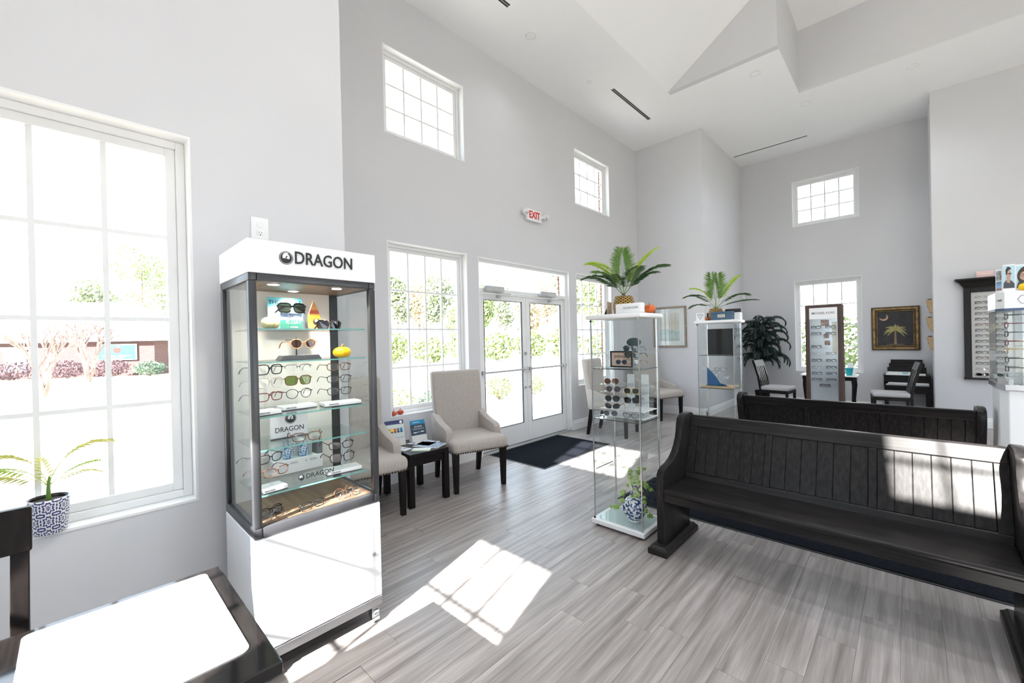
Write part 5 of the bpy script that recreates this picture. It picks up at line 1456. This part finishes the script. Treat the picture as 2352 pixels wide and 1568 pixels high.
portrait('portrait card of a short-haired person in glasses and dark shirt', (.524, OY - .262, HZ), -.06, .058, .190, 'man')
portrait('portrait card of a long-haired person in glasses beside the orange pumpkin', (.612, OY - .235, HZ), .02, .11, .185, 'woman')
pumpkin('orange-yellow pumpkin on the eight-sided display', (.590, OY - .265, HZ), .026, 'yellow', flat=.95)


# ------------------------------------------------------------------ dark floor plant
fp = thing('floor_plant', 'tall dark drooping silk palm in the back left corner', 'plant', (-2.27, 10.10, 0))
MB().lathe([(.10, 0), (.13, .28), (.14, .30), (.12, .30), (.115, .26)], 24).build('pot', M['espresso'], fp, smooth=True)
MB().tube([(0, 0, .28), (.01, 0, .8), (0, .01, 1.35), (.01, 0, 1.70)], [.03, .026, .022, .015], 8).build('trunk', M['espresso'], fp, smooth=True)
rn = random.Random(9)
fmesh = [frond_mesh(M['plant_blk'], .80, 1.15, 3.3, 34, .19, .0085, seed=40 + i, start=.10, up=-.45) for i in range(3)]
fmesh += [frond_mesh(M['plant_blk'], .72, .75, 2.9, 34, .20, .0085, seed=50 + i, start=.06, up=-.6) for i in range(3)]
for i in range(60):
    z = .86 + .85 * (i / 59)
    sc = .80 + .2 * rn.random()
    az = i * 2.399
    if math.sin(az) > .35: sc *= .62
    if math.cos(az) < -.6: sc *= .75
    put('frond', fmesh[rn.randrange(6)], fp, (0, 0, z), (0, 0, az), (sc, sc, sc))

# ------------------------------------------------------------------ near desk with white pad, and the sill palm
nd = thing('desk', 'black glossy desk with a white pad in the lower left corner', 'desk', (-1.385, .325, 0), HP)
gl = P('glossy_black_top', (.006, .0055, .006), (.014, .011, .010), (60, 4, 60), rough=.09, spec=.5, coat=.2)
# local x = world y - .325 ; local y = -(world x + 1.385)
MB().box(-1.50, 0, -.31, .315, .728, .76).build('desk_top', gl, nd, bevel=.004, seg=2)
MB().box(-1.46, -.05, -.26, .27, .64, .728).build('apron', M['espresso'], nd)
for x_ in (-1.43, -.07):
    for y_ in (-.25, .26): MB().box(x_ - .03, x_ + .03, y_ - .03, y_ + .03, 0, .728).build('leg', M['espresso'], nd, bevel=.003)
dpd = thing('desk_pad', 'white translucent desk pad with rounded corners on the black desk', 'desk pad', (-1.42, .088, .7605), HP)
def rrect(w, h, r, n=5):
    out = []
    for cx_, cy_, a0 in ((w / 2 - r, h / 2 - r, 0), (-w / 2 + r, h / 2 - r, 90), (-w / 2 + r, -h / 2 + r, 180), (w / 2 - r, -h / 2 + r, 270)):
        for i in range(n + 1):
            t_ = math.radians(a0 + 90 * i / n); out.append((cx_ + r * math.cos(t_), cy_ + r * math.sin(t_)))
    return out
MB().prism(rrect(.39, .50, .018), lambda p, q, k: (p, q, k), 0, .003).build('pad', P('white_pad', (.80, .81, .83), None, (3, 3, 3), rough=.25), dpd)
pot_mat = None
def tile_pot_mat():
    m, nt, b = newmat('blue_tile_pot')
    N = nt.nodes; L = nt.links
    tc = N.new('ShaderNodeTexCoord'); sp = N.new('ShaderNodeSeparateXYZ'); L.new(tc.outputs['Object'], sp.inputs[0])
    at = N.new('ShaderNodeMath'); at.operation = 'ARCTAN2'; L.new(sp.outputs[1], at.inputs[0]); L.new(sp.outputs[0], at.inputs[1])
    cb = N.new('ShaderNodeCombineXYZ')
    u = N.new('ShaderNodeMath'); u.operation = 'MULTIPLY'; u.inputs[1].default_value = .075; L.new(at.outputs[0], u.inputs[0])
    L.new(u.outputs[0], cb.inputs[0]); L.new(sp.outputs[2], cb.inputs[1])
    def sc(k, f=1):
        m_ = N.new('ShaderNodeMath'); m_.operation = 'PINGPONG'; m_.inputs[1].default_value = .0295; L.new(k, m_.inputs[0]); return m_
    px, pz = sc(u.outputs[0]), sc(sp.outputs[2])
    c2 = N.new('ShaderNodeCombineXYZ'); L.new(px.outputs[0], c2.inputs[0]); L.new(pz.outputs[0], c2.inputs[1])
    ln = N.new('ShaderNodeVectorMath'); ln.operation = 'LENGTH'; L.new(c2.outputs[0], ln.inputs[0])
    an = N.new('ShaderNodeMath'); an.operation = 'ARCTAN2'; L.new(pz.outputs[0], an.inputs[0]); L.new(px.outputs[0], an.inputs[1])
    am = N.new('ShaderNodeMath'); am.operation = 'MULTIPLY'; am.inputs[1].default_value = 8; L.new(an.outputs[0], am.inputs[0])
    lm = N.new('ShaderNodeMath'); lm.operation = 'MULTIPLY_ADD'; lm.inputs[1].default_value = 420; L.new(ln.outputs['Value'], lm.inputs[0])
    sn_ = N.new('ShaderNodeMath'); sn_.operation = 'SINE'; L.new(am.outputs[0], sn_.inputs[0])
    s2 = N.new('ShaderNodeMath'); s2.operation = 'MULTIPLY'; s2.inputs[1].default_value = 1.6; L.new(sn_.outputs[0], s2.inputs[0]); L.new(s2.outputs[0], lm.inputs[2])
    s3 = N.new('ShaderNodeMath'); s3.operation = 'SINE'; L.new(lm.outputs[0], s3.inputs[0])
    rp = N.new('ShaderNodeValToRGB'); rp.color_ramp.elements[0].position = .50; rp.color_ramp.elements[0].color = (.80, .79, .77, 1); rp.color_ramp.elements[1].position = .62; rp.color_ramp.elements[1].color = (.045, .05, .22, 1)
    mr = N.new('ShaderNodeMapRange'); mr.inputs[1].default_value = -1; L.new(s3.outputs[0], mr.inputs[0])
    L.new(mr.outputs[0], rp.inputs[0]); L.new(rp.outputs[0], b.inputs['Base Color'])
    b.inputs['Roughness'].default_value = .25
    return m
def tile_pot(o):
    MB().lathe([(.050, 0), (.054, .004), (.066, .142), (.069, .15), (.064, .15), (.062, .135)], 40).build('pot', tile_pot_mat(), o, smooth='all')
    MB().lathe([(.0625, .136), (.001, .140)], 24, caps=False).build('soil', M['soil'], o)
    MB().lathe([(.064, .1505), (.060, .1505), (.060, .136)], 40, caps=False).build('inner_rim', M['black'], o, smooth='all')
    MB().tube([(0, 0, .13), (.004, 0, .19), (.0, .004, .24)], [.009, .007, .004], 7).build('stalk', M['palm_mid'], o, smooth=True)
Y_ = M['palm_yel']
# picture right at this place is about +y, left -y
sp3 = [(82, frond_mesh(Y_, .30, 1.30, 1.75, 11, .085, .0045, seed=21, start=.40, up=.1)), (70, frond_mesh(M['palm_lime'], .20, .80, .9, 12, .05, .005, seed=22, start=.3, up=.1)), (95, frond_mesh(Y_, .19, .60, 1.4, 12, .045, .005, seed=23, start=.2, up=.0)),
       (265, frond_mesh(M['palm_lime'], .25, 1.0, 1.6, 12, .075, .007, seed=24, start=.35, up=-.2)), (240, frond_mesh(Y_, .20, .65, 1.0, 11, .075, .006, seed=25, start=.25, up=-.2)), (285, frond_mesh(Y_, .26, 1.35, 1.7, 10, .08, .005, seed=26, start=.45, up=.1)),
       (200, frond_mesh(Y_, .14, 1.2, .6, 8, .05, .006, seed=27, start=.2, up=.1))]
palm_plant('small palm with backlit yellow leaves in a blue tile pattern pot on the window sill', (XL - .014, -.088, .713), tile_pot, sp3, None, .95, (0, 0, .20))

# ------------------------------------------------------------------ outside
M['grass'] = P('dry_lawn', (.34, .325, .25), (.43, .41, .33), (2.5, 2.5, 2.5), rough=.95, spec=.1, detail=6)
M['concrete'] = P('pale_concrete', (.48, .47, .45), (.42, .41, .40), (3, 3, 3), rough=.9)
M['leaf_a'] = P('shrub_green', (.17, .23, .07), (.28, .33, .13), (6, 6, 6), rough=.6)
M['leaf_b'] = P('shrub_plum', (.07, .035, .05), (.13, .07, .08), (6, 6, 6), rough=.6)
M['leaf_c'] = P('shrub_blue_green', (.06, .11, .07), (.10, .16, .10), (6, 6, 6), rough=.6)
M['leaf_d'] = P('autumn_leaf', (.38, .30, .18), (.46, .38, .25), (6, 6, 6), rough=.6)
M['leaf_e'] = P('pine_green', (.20, .235, .13), (.28, .31, .19), (6, 6, 6), rough=.6)
M['bark'] = P('pink_grey_bark', (.20, .14, .12), (.30, .22, .19), (12, 12, 3), rough=.8)
M['asphalt'] = P('asphalt', (.16, .16, .165), (.20, .20, .205), (20, 20, 20), rough=.9)
M['siding'] = P('white_siding', (.55, .56, .58), (.52, .53, .55), (1, 1, 30), rough=.6)
M['roofp'] = P('pale_shingle', (.42, .40, .39), (.36, .35, .34), (6, 6, 6), rough=.9)

gr = MB(); G = 14
xs = [-110, -75, -60, -48, -38, -28, -20, -14, -10, -8, -6.2, -4.2, 10, 40]
ys = [-90, -50, -30, -18, -10, -5, 0, 5, 10, 16, 24, 36, 60, 110]
def gz(x, y):
    return -.16 - .45 * max(0, min(1, (-x - 9) / 30)) - .15 * max(0, min(1, (y - 12) / 30))
vs = [(x, y, gz(x, y)) for x in xs for y in ys]
n = len(ys)
fs = [(i * n + j, i * n + j + 1, (i + 1) * n + j + 1, (i + 1) * n + j) for i in range(len(xs) - 1) for j in range(n - 1)]
gr.add(vs, fs)
o = gr.build('ground_lawn', M['grass'], smooth='all'); o['kind'] = 'structure'
pv = MB(); pv.box(-8.0, XD - .235, 2.2, 7.0, -.17, -.12); pv.box(-9.5, -8.0, 3.4, 5.4, -.2, -.125)
o = pv.build('path', M['concrete'], bevel=.01); o['kind'] = 'structure'
rd = MB(); rd.hexa([(-26, 8, gz(-26, 8) - .1), (-12, 14, gz(-12, 14) - .1), (-22, 40, gz(-22, 40) - .1), (-40, 34, gz(-40, 34) - .1), (-26, 8, gz(-26, 8) + .02), (-12, 14, gz(-12, 14) + .03), (-22, 40, gz(-22, 40) + .03), (-40, 34, gz(-40, 34) + .02)])
o = rd.build('parking_lot', M['concrete']); o['kind'] = 'structure'

def leaf_cloud(m, c, r, n, size, rn, shell=.55, flat=1.0):
    for _ in range(n):
        while True:
            p = Vector((rn.uniform(-1, 1), rn.uniform(-1, 1), rn.uniform(-1, 1)))
            if shell < p.length < 1: break
        q = Vector((c[0] + p.x * r[0], c[1] + p.y * r[1], c[2] + p.z * r[2]))
        d = Vector((rn.uniform(-1, 1), rn.uniform(-1, 1), rn.uniform(-.6, 1))).normalized()
        a = d.orthogonal().normalized() * size * rn.uniform(.6, 1.2); b = d.cross(a)
        m.add([q - a, q + b * .6, q + a, q - b * .6], [(0, 1, 2, 3)])
def shrub(label, x, y, rx, ry, h, mt, n=900, size=.035, seed=0, z=None, name='shrub'):
    rn = random.Random(seed)
    z = gz(x, y) if z is None else z
    o = thing(name, label, 'shrub', (x, y, z), 0, 'shrubs outside')
    m = MB(); leaf_cloud(m, (0, 0, h * .54), (rx, ry, h * .48), n, size, rn, .35)
    m.build('foliage', M[mt], o)
    s_ = MB()
    for i in range(5):
        a = i * 1.26
        s_.tube([(0, 0, 0), (rx * .3 * math.cos(a), ry * .3 * math.sin(a), h * .3), (rx * .6 * math.cos(a), ry * .6 * math.sin(a), h * .62)], [.02, .014, .006], 5)
    s_.build('stems', M['bark'], o)
    return o
shrub('rounded green shrub outside the left door leaf', -8.35, 8.20, .40, .40, .66, 'leaf_a', 1100, .035, 1)
shrub('narrow green shrub outside the right door leaf', -8.25, 9.62, .38, .34, .62, 'leaf_a', 900, .035, 2)
shrub('low green shrub outside the near door-side window, left', -8.15, 4.95, .42, .40, .62, 'leaf_a', 1000, .035, 3)
shrub('low green shrub outside the near door-side window, right', -8.10, 5.80, .38, .38, .55, 'leaf_c', 900, .035, 4)
shrub('reddish twiggy shrub outside the near door-side window', -9.2, 6.35, .45, .45, .85, 'leaf_d', 300, .03, 5)

# brick office across the lawn
def frame_from(a, b):
    d = Vector((b[0] - a[0], b[1] - a[1], 0)); L_ = d.length
    return math.atan2(d.y, d.x), L_
A0, A1 = (-56.5, -14.5), (-43.4, 4.4)
rz, LB = frame_from(A0, A1)
ob = thing('brick_office', 'low brick office building with pale roof across the lawn', 'building', (A0[0], A0[1], -.62), rz)
# local x along the front, y away from the lens is +y (left of direction)
MB().box(0, LB, 0, 9, 0, 2.72).build('wall', brick_mat('far_brick', (.075, .026, .024), (.10, .036, .032), (.14, .11, .10), 1.4), ob)
MB().box(-.4, LB + .5, -.45, 9.4, 2.72, 2.92).build('eaves', M['trim'], ob)
MB().box(0, LB, -.05, 0, 2.58, 2.72).build('soldier_course', brick_mat('soldier_brick', (.07, .026, .024), (.12, .05, .045), (.14, .11, .10), .6), ob)
rf = MB()
z0, z1 = 2.92, 6.2
rf.add([(-.4, -.45, z0), (LB + .5, -.45, z0), (LB + .5, 9.4, z0), (-.4, 9.4, z0), (4, 4.5, z1), (LB - 4, 4.5, z1)], [(0, 1, 5, 4), (1, 2, 5), (2, 3, 4, 5), (3, 0, 4), (0, 3, 2, 1)])
rf.build('roof', M['roofp'], ob)
for (x0, x1) in ((LB - 9.75, LB - 8.35), (LB - 15.5, LB - 13.3), (LB - 21, LB - 19.2)):
    wdw = MB().box(x0, x1, -.06, .02, .55, 2.35).build('window', M['trim'], ob)
    MB().box(x0 + .1, x1 - .1, -.07, -.06, .65, 1.95).build('shade', P('pale_shade', (.55, .56, .62), None, rough=.5), wdw)
    MB().box(x0 - .12, x1 + .12, -.14, .0, 2.2, 2.42).build('cornice', M['trim'], wdw)
sg = thing('shop_sign', 'teal sign with a red apple on the brick office wall', 'sign', (A0[0], A0[1], -.62), rz)
tealp = P('teal_sign_panel', (.015, .10, .13), (.018, .115, .145), (2, 2, 2), rough=.4)
MB().box(LB - 3.75, LB - 1.15, -.14, -.06, 1.25, 2.50).build('frame', M['trim'], sg)
MB().box(LB - 3.68, LB - 1.22, -.15, -.14, 1.32, 2.43).build('panel', tealp, sg)
ap = [(.0, .16), (.10, .20), (.20, .14), (.22, .0), (.14, -.17), (.04, -.20), (0, -.18), (-.04, -.20), (-.14, -.17), (-.22, .0), (-.20, .14), (-.10, .20)]
MB().prism([(LB - 2.45 + p * 1.15, 2.02 + q * 1.15) for p, q in ap], lambda p, q, k: (p, k, q), -.16, -.15).build('apple', P('apple_red', (.22, .018, .014), None, rough=.4), sg)
MB().prism([(LB - 2.45 + p, 2.02 + q) for p, q in ((0, .2), (.05, .30), (.2, .36), (.12, .24))], lambda p, q, k: (p, k, q), -.16, -.15).build('apple_leaf', M['whiteink'], sg)
lettering('DENTAL HEALTH', sg, (LB - 2.45, -.155, 1.55), .24, M['whiteink'], sx=1.05, extrude=.01)
lettering('ASSOCIATES', sg, (LB - 2.45, -.155, 1.38), .10, M['whiteink'], sx=1.5, extrude=.01)
def on_front(u, d, ):   # point on the lawn in front of the office
    c_, s_ = math.cos(rz), math.sin(rz)
    return (A0[0] + u * c_ + d * s_, A0[1] + u * s_ - d * c_)
hedge = [('dark plum hedge at the far left before the office', LB - 16.2, 1.7, .9, 1.5, 'leaf_b'), ('dark plum hedge behind the bare trees', LB - 12.9, 1.3, .9, 1.45, 'leaf_b'), ('wide plum hedge under the office window', LB - 8.2, 1.7, .8, 1.35, 'leaf_b'),
         ('plum hedge under the teal sign', LB - 4.7, 1.25, .8, 1.35, 'leaf_b'), ('plum hedge at the corner of the office', LB - 2.0, 1.3, .8, 1.35, 'leaf_b'), ('blue-green shrub at the right end of the hedge', LB + .55, 1.1, .8, 1.15, 'leaf_c'),
         ('green shrub between the bare trees', LB - 10.7, .75, .7, 1.6, 'leaf_a'), ('small green shrub by the office wall at the far left', LB - 19.0, .8, .6, 1.0, 'leaf_a')]
for i, (lb, u, rx, ry, h_, mt) in enumerate(hedge):
    x_, y_ = on_front(u, 1.6)
    o = shrub(lb, x_, y_, rx, ry, h_, mt, 1300, .075, 60 + i, -.62)
    o.rotation_euler = (0, 0, rz)

def bare_tree(label, x, y, h, seed, lean=.0):
    rn = random.Random(seed)
    o = thing('bare_tree', label, 'tree', (x, y, gz(x, y)), 0, 'bare trees on the lawn')
    tr = MB(); tw_ = MB()
    def grow(p, d, l, r, lev):
        q = p + d * l
        (tr if lev < 2 else tw_).tube([p, p.lerp(q, .5) + Vector((rn.uniform(-.05, .05), rn.uniform(-.05, .05), 0)) * l, q], [r, r * .85, r * .7], 5)
        if lev == 5: return
        for _ in range(3 if lev < 4 else 2):
            nd_ = (d + Vector((rn.uniform(-.7, .7), rn.uniform(-.7, .7), rn.uniform(-.1, .5)))).normalized()
            grow(q, nd_, l * rn.uniform(.6, .8), r * .62, lev + 1)
    for k in range(3):
        a = k * 2.1 + seed
        grow(Vector((0, 0, 0)), Vector((.22 * math.cos(a), .22 * math.sin(a), 1)).normalized(), h * .30, h * .028, 1)
    tr.build('trunk', M['bark'], o); tw_.build('twigs', M['bark'], o)
bare_tree('slim bare tree on the lawn nearest the left window', -26.6, -.9, 3.6, 3)
bare_tree('pinkish bare tree in front of the brick office', -38.5, 2.4 - 1.8, 5.0, 8)

def tree(label, x, y, h, r, mt, seed, n=700, size=.30):
    rn = random.Random(seed)
    o = thing('tree', label, 'tree', (x, y, gz(x, y)), 0, 'trees beyond the lawn')
    MB().tube([(0, 0, 0), (.1, 0, h * .4), (0, .1, h * .8)], [h * .018, h * .013, h * .005], 6).build('trunk', M['bark'], o)
    m = MB()
    for k in range(5):
        c_ = (rn.uniform(-.45, .45) * r, rn.uniform(-.45, .45) * r, h * rn.uniform(.45, .88))
        leaf_cloud(m, c_, (r * .62, r * .62, h * .17), n // 5, size, rn, .1)
    m.build('foliage', M[mt], o)
rn = random.Random(12)
WORDS = ['first', 'second', 'third', 'fourth', 'fifth', 'sixth', 'seventh', 'eighth', 'ninth', 'tenth', 'eleventh', 'twelfth', 'thirteenth', 'fourteenth', 'fifteenth', 'sixteenth', 'seventeenth', 'eighteenth', 'nineteenth', 'twentieth',
         'twenty-first', 'twenty-second', 'twenty-third', 'twenty-fourth', 'twenty-fifth', 'twenty-sixth', 'twenty-seventh', 'twenty-eighth', 'twenty-ninth', 'thirtieth']
for i in range(30):
    ang = math.radians(88 - i * 2.9)       # angle from +y towards -x
    dist = (54, 70)[i % 2] + rn.uniform(-1, 1)
    if i < 5: dist = (82, 98)[i % 2]
    x_, y_ = -math.sin(ang) * dist, math.cos(ang) * dist
    kind = rn.choice(['leaf_d', 'leaf_e', 'leaf_a', 'leaf_d', 'leaf_e'])
    nm = {'leaf_d': 'autumn', 'leaf_e': 'pine', 'leaf_a': 'green'}[kind]
    r_ = rn.uniform(2.1, 2.6) * dist / 54
    tree('%s tree in the distant tree line, %s from its left end' % (nm, WORDS[i]), x_, y_, rn.uniform(8, 15) * dist / 60, r_, kind, 200 + i, 2200, .24)
for i in range(9):
    ang = math.radians(64 - i * 4.6); dist = (40, 45)[i % 2]
    x_, y_ = -math.sin(ang) * dist, math.cos(ang) * dist
    shrub('bright green undergrowth clump below the tree line, %s from the left' % WORDS[i], x_, y_, 2.1, 1.6, rn.uniform(2.2, 3.4), 'leaf_a', 900, .22, 300 + i)
mbx = thing('mailbox', 'grey mailbox on a post beyond the parking lot', 'mailbox', (-14.2, 18.0, gz(-14.2, 18)), .6)
MB().cyl((0, 0, 0), (0, 0, 1.25), .04, n=8).build('post', M['silverpaint'], mbx)
MB().rbox(-.22, .22, -.13, .13, 1.25, 1.55, .06).build('box', M['silverpaint'], mbx, smooth=True)

# white neighbour beyond the back window
nb = thing('white_house', 'white sided house with a dark window behind the back window', 'building', (-1.0, 24, -.3))
MB().box(-6, 9, 0, 8, 0, 3.6).build('wall', M['siding'], nb)
for k in range(12): MB().box(-6.01, 9.01, -.02, 0, .3 * k, .3 * k + .27).build('siding_board', M['siding'], nb)
MB().prism([(-6.5, 3.6), (9.5, 3.6), (9.5, 3.85), (-6.5, 3.85)], lambda p, q, k: (p, k, q), -.5, 8.5).build('eaves', M['trim'], nb)
MB().add([(-6.5, -.5, 3.85), (9.5, -.5, 3.85), (9.5, 8.5, 3.85), (-6.5, 8.5, 3.85), (-3, 4, 6.6), (6, 4, 6.6)], [(0, 1, 5, 4), (1, 2, 5), (2, 3, 4, 5), (3, 0, 4), (0, 3, 2, 1)]).build('roof', M['roofp'], nb)
for x0 in (-2.4, .0, 3.0):
    w_ = MB().box(x0, x0 + 1.0, -.06, 0, 1.0, 2.4).build('window', M['trim'], nb)
    MB().box(x0 + .08, x0 + .46, -.07, -.06, 1.08, 1.66).box(x0 + .54, x0 + .92, -.07, -.06, 1.08, 1.66).box(x0 + .08, x0 + .46, -.07, -.06, 1.74, 2.32).box(x0 + .54, x0 + .92, -.07, -.06, 1.74, 2.32).build('pane', P('dark_pane', (.05, .08, .10), None, rough=.1), w_)
shrub('yellow-green bush behind the eyewear tower, outside the back window', -1.6, 16.2, 1.5, .9, 2.2, 'leaf_a', 1400, .08, 90, -.25)
